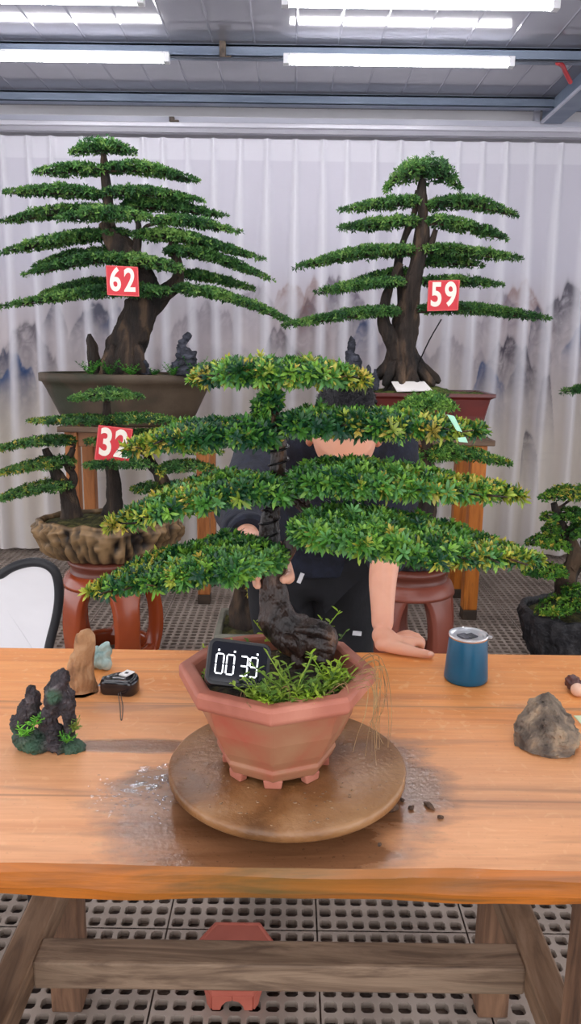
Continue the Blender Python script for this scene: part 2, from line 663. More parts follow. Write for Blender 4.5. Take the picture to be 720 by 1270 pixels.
# steel purlins and the cross girder
for y, nm in ((4.09, 'trim_1'), (4.82, 'trim_2')):
    mb = MB()
    mb.box((-5, y, 2.772), (5, y + .012, ZC - .001)).box((-5, y, 2.77), (5, y + .05, 2.778)).box((-5, y, ZC - .012), (5, y + .05, ZC - .003))
    setting(mb, nm, M_STEEL)
mb = MB()
mb.box((1.478, -1, 2.752), (1.49, 5.04, ZC - .001)).box((1.585, -1, 2.752), (1.597, 5.04, ZC - .001)).box((1.478, -1, 2.745), (1.597, 5.04, 2.753))
mb.box((1.47, -1, 2.742), (1.482, 5.04, 2.758), 1)
setting(mb, 'trim_3', [M_STEEL, M_STEEL_LT])
# pale fascia above the curtain, and the steel strip under it
setting(MB().box((-5, 5.10, 2.765), (5, 5.13, ZC - .001)), 'trim_4', M_WHITE)
setting(MB().box((-5, 5.07, 2.735), (5, 5.13, 2.766)).box((1.44, 5.06, 2.765), (1.47, 5.1, ZC - .002)), 'trim_5', M_STEEL_LT)

# brackets where things meet the steel
for px, py, Y, w, h in ((276, 62, 4.07, .03, .07), (213, 148, 5.05, .03, .025)):
    c = at(px, py, Y)
    o = MB().box(c - [w / 2, .015, h / 2], c + [w / 2, .015, h / 2]).box(c + [w / 2, -.01, -h / 2], c + [w * 1.4, .01, -h / 2 + .008]).build('steel_bracket', M_RUST, bevel=.002)
    tag(o, 'small rusty bracket on the ceiling beam between the two lit tubes' if py < 100 else 'small rusty bracket on the pale strip above the curtain rail', 'bracket')
c0, c1, c2 = at(691, 78, 4.06), at(700, 88, 4.2), at(707, 102, 4.3)
o = MB().tube([c0, (c0 + c1) / 2 + [.004, 0, .008], c1, c2], .011, 8, sub=4).build('cable', mat('red_sleeve', lin(190, 36, 44), rough=0.5))
tag(o, 'short red cable hanging between beam and girder at the ceiling corner', 'cable')

# curtain rail
rail = thing('curtain_rail', (0, 5.1, 2.7), 'long white aluminium curtain rail across the back wall under the ceiling', 'curtain rail')
MB().box((-5, 5.06, 2.708), (5, 5.14, 2.734)).build('track', M_RAIL, rail, bevel=.004)
MB().box((-5, 5.085, 2.682), (5, 5.13, 2.71)).build('valance_strip', mat('grey_rail', lin(150, 148, 158), lin(164, 162, 170), scale=4, stretch=(.2, 1, 1), rough=.5), rail)


# ------------------------------------------------------------------ lit tubes
tube_x = [(-1.672, -.634), (-.032, 1.0)]


def lamp(x0, x1, y, label):
    r = thing('tube_light', (x0, y, 2.77), label, 'ceiling light', 'tube lights under the ceiling')
    poly = [(-.014, .008), (-.020, .004), (-.020, -.016), (-.015, -.024), (0, -.027), (.015, -.024), (.020, -.016), (.020, .004), (.014, .008)]
    MB().prism(poly, (0, 1, 0), (0, 0, 1), ((x0 + x1) / 2, y, 2.757), x1 - x0).build('diffuser', M_TUBE, r)
    MB().box((x0, y - .024, 2.762), (x1, y + .024, 2.773)).build('housing', M_PLASTIC_W, r, bevel=.002)
    for s, x in ((-1, x0), (1, x1)):
        MB().box((min(x, x + s * .03), y - .021, 2.729), (max(x, x + s * .03), y + .021, 2.774)).build('end_cap', M_PLASTIC_W, r, bevel=.003)
    return r


rows = [4.055, 3.415, 2.3, 1.1, -.1]
proto = lamp(*tube_x[0], rows[0], 'lit white tube at upper left, in the row nearest the curtain')
labs = {(0, 1): 'lit white tube right of the ceiling bracket, in the row nearest the curtain',
        (1, 0): 'lit white tube cut by the top edge of the photo, upper left corner',
        (1, 1): 'lit white tube cut by the top edge of the photo, right half'}
for i, y in enumerate(rows):
    for j, (x0, x1) in enumerate(tube_x):
        if (i, j) != (0, 0):
            copy_thing(proto, (x0, y, 2.77), labs.get((i, j), 'lit white tube overhead, nearer than the photo shows'))
# the wire that links the two tubes of a row
p, q = np.array([-.6, 4.05, 2.755]), np.array([-.066, 4.05, 2.757])
tag(MB().tube([p, (p + q) / 2 - [0, 0, .004], q], .004, 6, sub=4).build('lamp_wire', mat('grey_wire', lin(70, 74, 84), rough=.6)), 'thin grey wire linking the two lit tubes under the beam', 'wire')
p, q = np.array([1.03, 4.05, 2.757]), np.array([1.47, 4.05, 2.76])
tag(MB().tube([p, (p + q) / 2 - [0, 0, .002], q], .004, 6, sub=4).build('lamp_wire', bpy.data.materials['grey_wire']), 'thin grey wire from the right lit tube to the girder', 'wire')

# ------------------------------------------------------------------ the printed sheer curtain
YC = 5.18
NX, NZ = 840, 330
xg = np.linspace(-2.45, 2.45, NX)
zg = np.linspace(0.03, 2.672, NZ)
X, Z = np.meshgrid(xg, zg)
q = np.random.default_rng(3)
step = .165
ridx = np.arange(-15, 16)
cent = ridx * step + q.normal(0, .012, len(ridx))
dep = np.zeros_like(X)
fold = np.zeros_like(X)
for k, cx in enumerate(cent):
    sway = q.normal(0, .02)
    wv = .016 + .012 * np.clip((2.6 - Z) / .5, 0, 1) + .010 * np.clip((2.0 - Z) / 2, 0, 1)
    cxx = cx + sway * np.clip((2.5 - Z) / 2.5, 0, 1) + .008 * np.sin(Z * 2.1 + k)
    d = (X - cxx) / wv
    b = np.exp(-d ** 2 * 1.1)
    amp = .022 + .008 * q.random()
    dep += amp * b
    fold += np.exp(-(d * .9) ** 4)
panel = .018 * np.sin(X / step * PI * 2 + .8) * np.clip((2.6 - Z) / 1.0, 0, 1) + .014 * fbm(np.stack([X * 3.2, np.zeros_like(X), Z * .5], -1), 2, 4) * np.clip((2.6 - Z) / 1.0, 0, 1)
Yg = YC - dep - panel
# print: photo pixel of each point of the cloth gives the place of the painted hills
XX, ZZ = X, Z
pz = lambda z: 635 - 960 * np.tan(np.arctan2(z - 1.41, YC - .02) + PITCH)     # row of a height on the cloth
zdep = (YC * math.cos(PITCH) - (ZZ - 1.41) * math.sin(PITCH))
PX = 360 + 960 * XX / zdep
PY = pz(ZZ)
n1 = fbm(np.stack([PX / 60, PY / 60, PX * 0], -1), 4, 11)
n2 = fbm(np.stack([PX / 14, PY / 20, PX * 0], -1), 4, 12)
n3 = ridged(np.stack([PX / 10 + n1, PY / 16, PX * 0], -1), 3, 13)
c_top, c_mid, c_low = G(214, 211, 222), G(216, 207, 209), G(216, 206, 196)
tz = np.clip((PY - 330) / 90, 0, 1)[..., None]
tl = np.clip((PY - 430) / 120, 0, 1)[..., None]
C = c_top * (1 - tz) + c_mid * tz
C = C * (1 - tl) + c_low * tl
wash = np.clip(n1 * .5 + .25, 0, 1) * np.exp(-((PY - 450) / 75) ** 2)
C = C * (1 - .28 * wash[..., None]) + G(150, 136, 146) * .28 * wash[..., None]
yel = np.clip(fbm(np.stack([PX / 80, PY / 70, PX * 0 + 5], -1), 2, 19), 0, 1) * np.exp(-((PY - 530) / 60) ** 2)
C = C * (1 - .3 * yel[..., None]) + G(188, 184, 150) * .3 * yel[..., None]


def hill(cx, top, w, h, col, st=.8, sharp=1.0, seed=0):
    global C
    w = w * 1.45
    u = (PX - cx) / (w / 2)
    ridge = top + h * .62 * np.abs(u) ** (1.5 * sharp) + 10 * fbm(np.stack([PX / 9, PX * 0 + seed, PX * 0], -1), 3, seed)
    dd = (PY - ridge) / h
    a = np.where(dd > 0, np.exp(-dd * 1.5), np.exp(dd * 22)) * np.clip(1.5 - np.abs(u), 0, 1) ** .7
    stroke = .5 + .5 * np.clip(ridged(np.stack([PX / 7 + n1 * 2, PY / 9 + n2, PX * 0 + seed], -1), 3, seed + 70), -1, 1)
    a = np.clip(a * (.45 + .75 * stroke + .3 * n2), 0, 1) * st
    C = C * (1 - a[..., None]) + np.array(lin(*col)) * a[..., None]


INK, BLUE, BRN, PALE, NAVY = (66, 62, 76), (52, 84, 132), (150, 112, 100), (128, 118, 132), (58, 66, 92)
for a in ((34, 404, 40, 60, INK, .75, 1, 1), (8, 440, 34, 45, NAVY, .8, 1, 2), (16, 450, 26, 26, BLUE, .8, 1, 3), (66, 380, 16, 40, NAVY, .6, 1, 4), (118, 374, 34, 50, NAVY, .8, 1, 5),
          (138, 385, 20, 30, BLUE, .4, 1, 6), (250, 380, 60, 60, PALE, .5, 1, 7), (224, 430, 40, 40, PALE, .5, 1, 27), (345, 412, 36, 50, INK, .75, 1, 8), (357, 348, 22, 34, BRN, .7, 1, 9), (312, 352, 28, 40, PALE, .6, 1, 10),
          (378, 378, 26, 45, INK, .7, 1, 11), (414, 348, 50, 50, PALE, .9, 1, 12), (416, 352, 14, 40, INK, .5, 1, 13), (450, 388, 18, 40, BLUE, .75, 1, 14), (438, 380, 24, 40, NAVY, .6, 1, 15), (385, 350, 22, 60, BRN, .6, 1, 16),
          (645, 350, 40, 50, BRN, .65, 1, 17), (618, 362, 36, 50, PALE, .7, 1, 18), (700, 352, 44, 70, INK, .85, 1, 19), (717, 392, 22, 36, BLUE, .8, 1, 20), (664, 384, 16, 46, NAVY, .8, 1, 21), (630, 414, 40, 56, INK, .9, 1, 22),
          (602, 448, 22, 36, BLUE, .85, 1, 23), (640, 444, 14, 30, NAVY, .6, 1, 24), (674, 462, 12, 40, INK, .7, 2, 25), (654, 534, 11, 36, INK, .75, 2, 26), (490, 420, 50, 40, PALE, .5, 1, 28), (560, 420, 60, 50, PALE, .45, 1, 29)):
    hill(*a)
lines = np.clip(vnoise(np.stack([PX / 50, PY / 2.6, PX * 0], -1), 44), 0, 1) * np.exp(-((PY - 585) / 28) ** 2) * np.clip(n1 + .3, 0, 1)
C = C * (1 - .22 * lines[..., None]) + G(130, 122, 126) * .22 * lines[..., None]
# doubled cloth in the pinch pleats and the heading band is whiter
fw = np.clip(fold, 0, 1) * .75
C = C * (1 - fw[..., None]) + G(238, 236, 243) * (fw * (1 - .55 * tl[..., 0]) )[..., None] + C * (fw * .55 * tl[..., 0])[..., None]
band = np.clip((ZZ - 2.545) / .004, 0, 1) * .65
C = C * (1 - band[..., None]) + G(232, 230, 238) * band[..., None]
C[..., 3] = 1
ii, jj = np.meshgrid(np.arange(NZ - 1), np.arange(NX - 1), indexing='ij')
Fq = np.stack([ii * NX + jj, ii * NX + jj + 1, (ii + 1) * NX + jj + 1, (ii + 1) * NX + jj], -1).reshape(-1, 4)
mb = MB().add(np.stack([X, Yg, Z], -1).reshape(-1, 3), Fq, 0, True, C.reshape(-1, 4))
tag(mb.build('curtain', tint_mat('sheer_cloth', rough=.8, spec=.15, trans=.2), tint=True), 'full-width pale sheer curtain printed with grey and blue ink mountains', 'curtain')
del X, Z, XX, ZZ, PX, PY, n1, n2, n3, C, dep, fold

# ------------------------------------------------------------------ floor of slotted plastic tiles
M_TILE = mat('floor_plastic', lin(134, 121, 111), lin(154, 140, 129), lin(166, 152, 141), scale=3.0, rough=.55, bump=.15, bscale=60, bdist=.003)
TS, NH = 0.37, 9
TY0 = 1.657 - TS * 3
nx, ny = 16, 14
c = TS / NH
hw = c * .362
oc = np.array([(hw, -hw * .6), (hw, hw * .6), (hw * .6, hw), (-hw * .6, hw), (-hw, hw * .6), (-hw, -hw * .6), (-hw * .6, -hw), (hw * .6, -hw)])
sq = np.array([(c / 2, -c * .3), (c / 2, c * .3), (c * .3, c / 2), (-c * .3, c / 2), (-c / 2, c * .3), (-c / 2, -c * .3), (-c * .3, -c / 2), (c * .3, -c / 2)])
cor = np.array([(c / 2, c / 2), (-c / 2, c / 2), (-c / 2, -c / 2), (c / 2, -c / 2)])
cell = np.concatenate([np.c_[sq, np.zeros(8)], np.c_[oc, np.zeros(8)], np.c_[oc, np.full(8, -.016)], np.c_[cor, np.zeros(4)]])
fq = [[i, (i + 1) % 8, 8 + (i + 1) % 8, 8 + i] for i in range(8)] + [[8 + i, 8 + (i + 1) % 8, 16 + (i + 1) % 8, 16 + i] for i in range(8)]
ft = [[1, 24, 2], [3, 25, 4], [5, 26, 6], [7, 27, 0]]
X0 = on(212, 1130, 0)[0] - TS * 8
offs = []
for ty in range(ny):
    for tx in range(nx):
        for a in range(NH):
            for b in range(NH):
                gx = X0 + tx * TS + .002 + (a + .5) * (TS - .004) / NH
                gy = TY0 + ty * TS + .002 + (b + .5) * (TS - .004) / NH
                offs.append((gx, gy, 0))
offs = np.array(offs)
offs = offs[(np.abs(offs[:, 0]) < .6 + offs[:, 1] * .52)]
nC = len(offs)
sc_ = (TS - .004) / TS
V = (cell * [sc_, sc_, 1])[None] + offs[:, None]
o4 = (np.arange(nC) * 28)[:, None, None]
mb = MB().add(V.reshape(-1, 3), (np.array(fq)[None] + o4).reshape(-1, 4), 0, False)
mb.F.append((np.array(ft)[None] + o4).reshape(-1, 3))
mb.M.append(np.zeros(nC * 4))
mb.S.append(np.zeros(nC * 4, bool))
setting(mb, 'floor', M_TILE)
setting(MB().box((-5.2, -1.5, -.06), (5.2, YB, -.035)), 'ground', mat('wet_earth', lin(52, 42, 38), lin(84, 68, 60), lin(120, 98, 84), scale=14, rough=.7, bump=.4))

# ------------------------------------------------------------------ daylight from the open front and sides, no sun
w = bpy.data.worlds.new('world')
sc.world = w
w.use_nodes = True
nt = w.node_tree
bg = nt.nodes['Background']
tc = N(nt, 'ShaderNodeTexCoord')
sx = N(nt, 'ShaderNodeSeparateXYZ')
nt.links.new(tc.outputs['Generated'], sx.inputs[0])
r = ramp(nt, [(0.0, (.35, .34, .36, 1)), (.5, (.92, .92, .97, 1)), (1.0, (1, 1, 1.03, 1))])
mr = N(nt, 'ShaderNodeMapRange')
mr.inputs['From Min'].default_value = -1
nt.links.new(sx.outputs['Z'], mr.inputs['Value'])
nt.links.new(mr.outputs['Result'], r.inputs['Fac'])
nt.links.new(r.outputs['Color'], bg.inputs['Color'])
bg.inputs['Strength'].default_value = 1.0

sc.view_settings.view_transform = 'Standard'
sc.view_settings.look = 'None'
sc.view_settings.gamma = 1.0
sc.view_settings.use_curve_mapping = False
sc.view_settings.exposure = 1.2
sc.cycles.use_denoising = True
sc.cycles.max_bounces = 6
sc.cycles.diffuse_bounces = 3
sc.cycles.glossy_bounces = 3
sc.cycles.transmission_bounces = 4
sc.cycles.transparent_max_bounces = 8
# ------------------------------------------------------------------ the work table
ZT = 0.78


def wood(name, cols, across=14.0, along=1.2, axis='X', rough=.45, bump=.25, grain=(.3, .7), coat=0.0):
    """grain running along an axis of the object"""
    m, nt, b = _nodes(name)
    tc = N(nt, 'ShaderNodeTexCoord')
    mp = N(nt, 'ShaderNodeMapping')
    s = {'X': (along, across, across), 'Y': (across, along, across), 'Z': (across, across, along)}[axis]
    mp.inputs['Scale'].default_value = s
    nt.links.new(tc.outputs['Object'], mp.inputs['Vector'])
    n1 = N(nt, 'ShaderNodeTexNoise', Scale=1.0, Detail=9.0, Distortion=1.2, Roughness=.62)
    nt.links.new(mp.outputs[0], n1.inputs['Vector'])
    r = ramp(nt, [(grain[0] + (grain[1] - grain[0]) * i / (len(cols) - 1), c) for i, c in enumerate(cols)], n1.outputs['Fac'])
    nt.links.new(r.outputs['Color'], b.inputs['Base Color'])
    b.inputs['Roughness'].default_value = rough
    b.inputs['Coat Weight'].default_value = coat
    b.inputs['Coat Roughness'].default_value = .2
    n2 = N(nt, 'ShaderNodeTexNoise', Scale=3.0, Detail=6.0)
    nt.links.new(mp.outputs[0], n2.inputs['Vector'])
    bp = N(nt, 'ShaderNodeBump', Strength=bump, Distance=.004)
    nt.links.new(n2.outputs['Fac'], bp.inputs['Height'])
    nt.links.new(bp.outputs[0], b.inputs['Normal'])
    return m


def mixc(nt, fac, a, b, blend='MIX'):
    mx = nt.nodes.new('ShaderNodeMix')
    mx.data_type = 'RGBA'
    mx.blend_type = blend
    if isinstance(fac, float):
        mx.inputs[0].default_value = fac
    else:
        nt.links.new(fac, mx.inputs[0])
    for s, v in ((6, a), (7, b)):
        if isinstance(v, tuple):
            mx.inputs[s].default_value = v
        else:
            nt.links.new(v, mx.inputs[s])
    return mx.outputs[2]


def math_(nt, op, a, b=None, clamp=False):
    n = nt.nodes.new('ShaderNodeMath')
    n.operation = op
    n.use_clamp = clamp
    for i, v in enumerate((a, b)):
        if v is None:
            continue
        if isinstance(v, (int, float)):
            n.inputs[i].default_value = v
        else:
            nt.links.new(v, n.inputs[i])
    return n.outputs[0]


TAB_C = np.array([0.02, 1.196, 0.0])
TT = on(356, 943, ZT + .045)          # turntable centre
M_STRETCH = wood('weathered_rail', [lin(70, 54, 42), lin(112, 90, 72), lin(146, 122, 100), lin(122, 104, 84)], across=26, along=3, rough=.7, bump=.5)
M_STRETCH_Y = wood('weathered_rail_deep', [lin(84, 62, 44), lin(128, 100, 76), lin(152, 124, 100)], across=26, along=3, axis='Y', rough=.7, bump=.5)
M_LEG = wood('table_leg_wood', [lin(72, 50, 36), lin(116, 84, 62), lin(142, 106, 80)], across=26, along=3, axis='Z', rough=.7, bump=.5)


def table_top_mat():
    m, nt, b = _nodes('table_planks')
    tc = N(nt, 'ShaderNodeTexCoord')
    P = tc.outputs['Object']
    sp = N(nt, 'ShaderNodeSeparateXYZ')
    nt.links.new(P, sp.inputs[0])
    mp = N(nt, 'ShaderNodeMapping')
    mp.inputs['Scale'].default_value = (1.1, 13, 13)
    nt.links.new(P, mp.inputs['Vector'])
    g1 = N(nt, 'ShaderNodeTexNoise', Scale=1.0, Detail=9.0, Distortion=1.4, Roughness=.6)
    nt.links.new(mp.outputs[0], g1.inputs['Vector'])
    top = ramp(nt, [(.25, lin(202, 120, 58)), (.45, lin(230, 148, 76)), (.6, lin(238, 162, 94)), (.78, lin(218, 134, 70))], g1.outputs['Fac'])
    # paler front half
    pale = ramp(nt, [(.25, lin(212, 146, 98)), (.5, lin(234, 172, 124)), (.8, lin(224, 156, 108))], g1.outputs['Fac'])
    wob = N(nt, 'ShaderNodeTexNoise', Scale=3.2, Detail=5.0)
    nt.links.new(P, wob.inputs['Vector'])
    w0 = math_(nt, 'MULTIPLY', math_(nt, 'SUBTRACT', wob.outputs['Fac'], .5), .5)
    yw = math_(nt, 'ADD', sp.outputs['Y'], w0)
    fr = N(nt, 'ShaderNodeMapRange')
    fr.inputs['From Min'].default_value = .16
    fr.inputs['From Max'].default_value = -.12
    nt.links.new(yw, fr.inputs['Value'])
    col = mixc(nt, fr.outputs[0], top.outputs[0], pale.outputs[0])
    # fine fibres and scrubbing marks
    mpf = N(nt, 'ShaderNodeMapping')
    mpf.inputs['Scale'].default_value = (9, 150, 60)
    nt.links.new(P, mpf.inputs['Vector'])
    gf = N(nt, 'ShaderNodeTexNoise', Scale=1.0, Detail=5.0, Roughness=.7)
    nt.links.new(mpf.outputs[0], gf.inputs['Vector'])
    ff_ = ramp(nt, [(.40, (1, 1, 1, 1)), (.62, (0, 0, 0, 1))], gf.outputs['Fac'])
    col = mixc(nt, math_(nt, 'MULTIPLY', ff_.outputs[0], .16), col, lin(176, 106, 60))
    sc2 = N(nt, 'ShaderNodeTexNoise', Scale=26.0, Detail=6.0, Distortion=2.5)
    nt.links.new(P, sc2.inputs['Vector'])
    s2 = ramp(nt, [(.60, (0, 0, 0, 1)), (.68, (1, 1, 1, 1))], sc2.outputs['Fac'])
    col = mixc(nt, math_(nt, 'MULTIPLY', s2.outputs[0], .35), col, lin(240, 190, 140))
    # dark streak along the old plank joint and knots
    mp2 = N(nt, 'ShaderNodeMapping')
    mp2.inputs['Scale'].default_value = (1.0, 9, 9)
    nt.links.new(P, mp2.inputs['Vector'])
    g2 = N(nt, 'ShaderNodeTexNoise', Scale=2.4, Detail=6.0, Distortion=.8)
    nt.links.new(mp2.outputs[0], g2.inputs['Vector'])
    st = ramp(nt, [(.56, (0, 0, 0, 1)), (.72, (1, 1, 1, 1))], g2.outputs['Fac'])
    col = mixc(nt, math_(nt, 'MULTIPLY', st.outputs[0], .42), col, lin(148, 102, 72))
    # plank joints
    for yj in (.096, -.20):
        j = math_(nt, 'ABSOLUTE', math_(nt, 'SUBTRACT', sp.outputs['Y'], yj))
        jm = N(nt, 'ShaderNodeMapRange')
        jm.inputs['From Min'].default_value = .0035
        jm.inputs['From Max'].default_value = .0008
        nt.links.new(j, jm.inputs['Value'])
        col = mixc(nt, math_(nt, 'MULTIPLY', jm.outputs[0], .45), col, lin(120, 80, 52))
        jb = N(nt, 'ShaderNodeMapRange')
        jb.inputs['From Min'].default_value = .05
        jb.inputs['From Max'].default_value = .0
        nt.links.new(math_(nt, 'ADD', j, math_(nt, 'MULTIPLY', w0, .12)), jb.inputs['Value'])
        gst = ramp(nt, [(.42, (0, 0, 0, 1)), (.62, (1, 1, 1, 1))], g2.outputs['Fac'])
        col = mixc(nt, math_(nt, 'MULTIPLY', math_(nt, 'MULTIPLY', jb.outputs[0], gst.outputs[0]), .5), col, lin(134, 100, 84))
    # water soaked patch round the turntable (two overlapping puddles)
    fine = N(nt, 'ShaderNodeTexNoise', Scale=9.0, Detail=7.0, Roughness=.65)
    mp3 = N(nt, 'ShaderNodeMapping')
    mp3.inputs['Scale'].default_value = (.55, 1.6, 1)
    nt.links.new(P, mp3.inputs['Vector'])
    nt.links.new(mp3.outputs[0], fine.inputs['Vector'])
    wet = None
    for cx, cy, rx, ry in WET:
        dx = math_(nt, 'DIVIDE', math_(nt, 'SUBTRACT', sp.outputs['X'], cx), rx)
        dy = math_(nt, 'DIVIDE', math_(nt, 'SUBTRACT', sp.outputs['Y'], cy), ry)
        d = math_(nt, 'SQRT', math_(nt, 'ADD', math_(nt, 'MULTIPLY', dx, dx), math_(nt, 'MULTIPLY', dy, dy)))
        d = math_(nt, 'ADD', d, math_(nt, 'MULTIPLY', math_(nt, 'SUBTRACT', fine.outputs['Fac'], .5), 1.3))
        mr = N(nt, 'ShaderNodeMapRange')
        mr.inputs['From Min'].default_value = 1.14
        mr.inputs['From Max'].default_value = .80
        nt.links.new(d, mr.inputs['Value'])
        wet = mr.outputs[0] if wet is None else math_(nt, 'MAXIMUM', wet, mr.outputs[0])
    soak = ramp(nt, [(.3, lin(84, 52, 32)), (.55, lin(116, 78, 52)), (.8, lin(108, 78, 58))], g1.outputs['Fac'])
    col = mixc(nt, math_(nt, 'MULTIPLY', wet, .85), col, soak.outputs[0])
    # grit and scratches
    gr = N(nt, 'ShaderNodeTexNoise', Scale=160.0, Detail=2.0)
    nt.links.new(P, gr.inputs['Vector'])
    gm = ramp(nt, [(.66, (0, 0, 0, 1)), (.72, (1, 1, 1, 1))], gr.outputs['Fac'])
    col = mixc(nt, math_(nt, 'MULTIPLY', gm.outputs[0], math_(nt, 'ADD', math_(nt, 'MULTIPLY', wet, .5), .1)), col, lin(92, 62, 44))
    nt.links.new(col, b.inputs['Base Color'])
    rg = N(nt, 'ShaderNodeMapRange')
    rg.inputs['To Min'].default_value = .5
    rg.inputs['To Max'].default_value = .24
    nt.links.new(wet, rg.inputs['Value'])
    nt.links.new(rg.outputs[0], b.inputs['Roughness'])
    n2 = N(nt, 'ShaderNodeTexNoise', Scale=3.0, Detail=6.0)
    nt.links.new(mp.outputs[0], n2.inputs['Vector'])
    hsum = math_(nt, 'ADD', n2.outputs['Fac'], math_(nt, 'MULTIPLY', math_(nt, 'MULTIPLY', gr.outputs['Fac'], wet), .5))
    bp = N(nt, 'ShaderNodeBump', Strength=.22, Distance=.004)
    nt.links.new(hsum, bp.inputs['Height'])
    nt.links.new(bp.outputs[0], b.inputs['Normal'])
    return m


table = thing('work_table', TAB_C, 'big orange-brown plank work table under the central bonsai and its turntable', 'table')
_wl = lambda px, py: on(px, py, ZT) - TAB_C
a, b_, c_, d_ = _wl(300, 1010), _wl(452, 985), _wl(215, 975), _wl(350, 1050)
WET = [(a[0] + .02, a[1] - .015, .205, .165), (b_[0] + .015, b_[1] + .03, .115, .14), (c_[0], c_[1] + .005, .10, .05), (d_[0], d_[1], .14, .05), (_wl(160, 925)[0], _wl(160, 925)[1], .14, .022)]
# top slab: a grid so that the worn front edge can wander
mb = MB()
nxs = 121
xs = np.linspace(-.76, .76, nxs)
prof = [(-.355, -.042), (-.358, -.03), (-.357, -.008), (-.350, 0.0), (-.10, .0), (.15, 0), (.346, 0), (.352, -.006), (.352, -.042)]
V = np.zeros((nxs, len(prof), 3))
for k, (y, z) in enumerate(prof):
    wav = .004 * fbm(np.stack([xs * 5, np.full(nxs, k * .3), xs * 0], -1), 3, 8)
    front = (k < 4)
    V[:, k] = np.stack([xs, y + (wav if front else 0 * xs) + (xs * 0.0), ZT + z + (.0025 * fbm(np.stack([xs * 7, xs * 0 + k, xs * 0], -1), 3, 9) if k in (0, 1, 2) else 0 * xs)], -1)
V += TAB_C
K = len(prof)
ii, jj = np.meshgrid(np.arange(nxs - 1), np.arange(K), indexing='ij')
j2 = (jj + 1) % K
mb.add(V.reshape(-1, 3), np.stack([ii * K + jj, (ii + 1) * K + jj, (ii + 1) * K + j2, ii * K + j2], -1).reshape(-1, 4), 0, False)
mb.add(V[0], [tuple(range(K))], 0, False).add(V[-1], [tuple(range(K - 1, -1, -1))], 0, False)
M_TOP = table_top_mat()
# the front edge keeps its deep varnish and green algae
M_EDGE = wood('varnished_edge', [lin(84, 54, 26), lin(150, 86, 28), lin(180, 102, 30), lin(110, 74, 36)], across=22, along=1.6, rough=.4, bump=.4, coat=.2)
nt = M_EDGE.node_tree
bs = nt.nodes['Principled BSDF']
src = bs.inputs['Base Color'].links[0].from_socket
tcn = N(nt, 'ShaderNodeTexCoord')
ng = N(nt, 'ShaderNodeTexNoise', Scale=3.5, Detail=5.0)
nt.links.new(tcn.outputs['Object'], ng.inputs['Vector'])
spx = N(nt, 'ShaderNodeSeparateXYZ')
nt.links.new(tcn.outputs['Object'], spx.inputs[0])
cen = math_(nt, 'SUBTRACT', .26, math_(nt, 'ABSOLUTE', math_(nt, 'ADD', spx.outputs['X'], .03)))
alg = math_(nt, 'MULTIPLY', math_(nt, 'ADD', math_(nt, 'MULTIPLY', cen, 4.0), math_(nt, 'MULTIPLY', math_(nt, 'SUBTRACT', ng.outputs['Fac'], .5), 3.0)), 1.0, True)
nt.links.new(mixc(nt, math_(nt, 'MULTIPLY', alg, .8), src, lin(92, 80, 40)), bs.inputs['Base Color'])
top = mb.build('tabletop', [M_TOP, M_EDGE], table)
for p in top.data.polygons:
    cz = p.center.z
    if abs(p.normal.y) > .5 and p.center.y < 0:
        p.material_index = 1
# under-frame
LX0, LX1 = xz(64, 1.43, .45)[0], xz(617, 1.43, .45)[0]
LX0f, LX1f = xz(-14, .98, .45)[0], xz(728, .98, .45)[0]
lx0, lx1 = (LX0 + LX0f) / 2, (LX1 + LX1f) / 2
for x in (lx0 - .005, lx1 + .005):
    for y in (.955, 1.44):
        MB().box((x - .033, y - .033, 0), (x + .033, y + .033, ZT - .042)).build('leg', M_LEG, table, bevel=.004)
    MB().box((x - .028, .985, .30), (x + .028, 1.41, .358)).build('side_rail', M_STRETCH_Y, table, bevel=.005)
MB().box((lx0 + .022, 1.158, .298), (lx1 - .022, 1.218, .354)).build('stretcher', M_STRETCH, table, bevel=.005)
for y in (.97, 1.42):
    MB().box((lx0, y - .015, ZT - .10), (lx1, y + .015, ZT - .042)).build('apron_rail', M_STRETCH, table, bevel=.003)

# ------------------------------------------------------------------ turntable
ZTT = ZT + .045
tt = thing('turntable', (TT[0], TT[1], ZT), 'round wet brown wooden turntable on the table under the terracotta pot', 'turntable')
M_DISC = mat('wet_disc', lin(102, 68, 38), lin(138, 96, 58), lin(162, 122, 84), scale=9, rough=.33, bump=.55, bscale=110, bdist=.003)
Rd = .170
MB().lathe([(0, ZTT), (Rd * .5, ZTT), (Rd - .004, ZTT), (Rd, ZTT - .003), (Rd, ZTT - .014), (Rd - .005, ZTT - .019), (0, ZTT - .019)], (TT[0], TT[1], 0), 96).build('disc', M_DISC, tt)
MB().lathe([(0, ZT + .0265), (.05, ZT + .026), (.052, ZT + .012), (.11, ZT + .010), (.12, ZT + .004), (.12, ZT), (0, ZT)], (TT[0], TT[1], 0), 64).build('base', mat('turntable_base', lin(60, 46, 36), lin(84, 64, 48), scale=12, rough=.5), tt)
# ------------------------------------------------------------------ the central bonsai in its terracotta pot
ZR = 0.972
PC = np.array([on(343, 829, ZR)[0], 1.022, 0.0])
M_TERRA = mat('terracotta', lin(152, 86, 68), lin(174, 104, 84), lin(192, 126, 104), scale=7, rough=.6, bump=.12, bscale=50, bdist=.004)
M_TERRA_W = mat('worn_terracotta', lin(160, 76, 58), lin(156, 104, 76), lin(164, 124, 92), scale=9, stretch=(1, 1, 1.4), rough=.55, bump=.15, bscale=40, bdist=.003, lo=.3, hi=.72)
M_SOIL = mat('dark_soil', lin(26, 22, 18), lin(52, 44, 34), lin(74, 66, 40), scale=45, rough=.9, bump=1.0, bscale=120, bdist=.01)
A0 = -PI / 2 + math.radians(-2)


def octa(r, z, n=8, a0=A0):
    return np.array([(r * math.cos(a0 + i * 2 * PI / n), r * math.sin(a0 + i * 2 * PI / n), z) for i in range(n)])


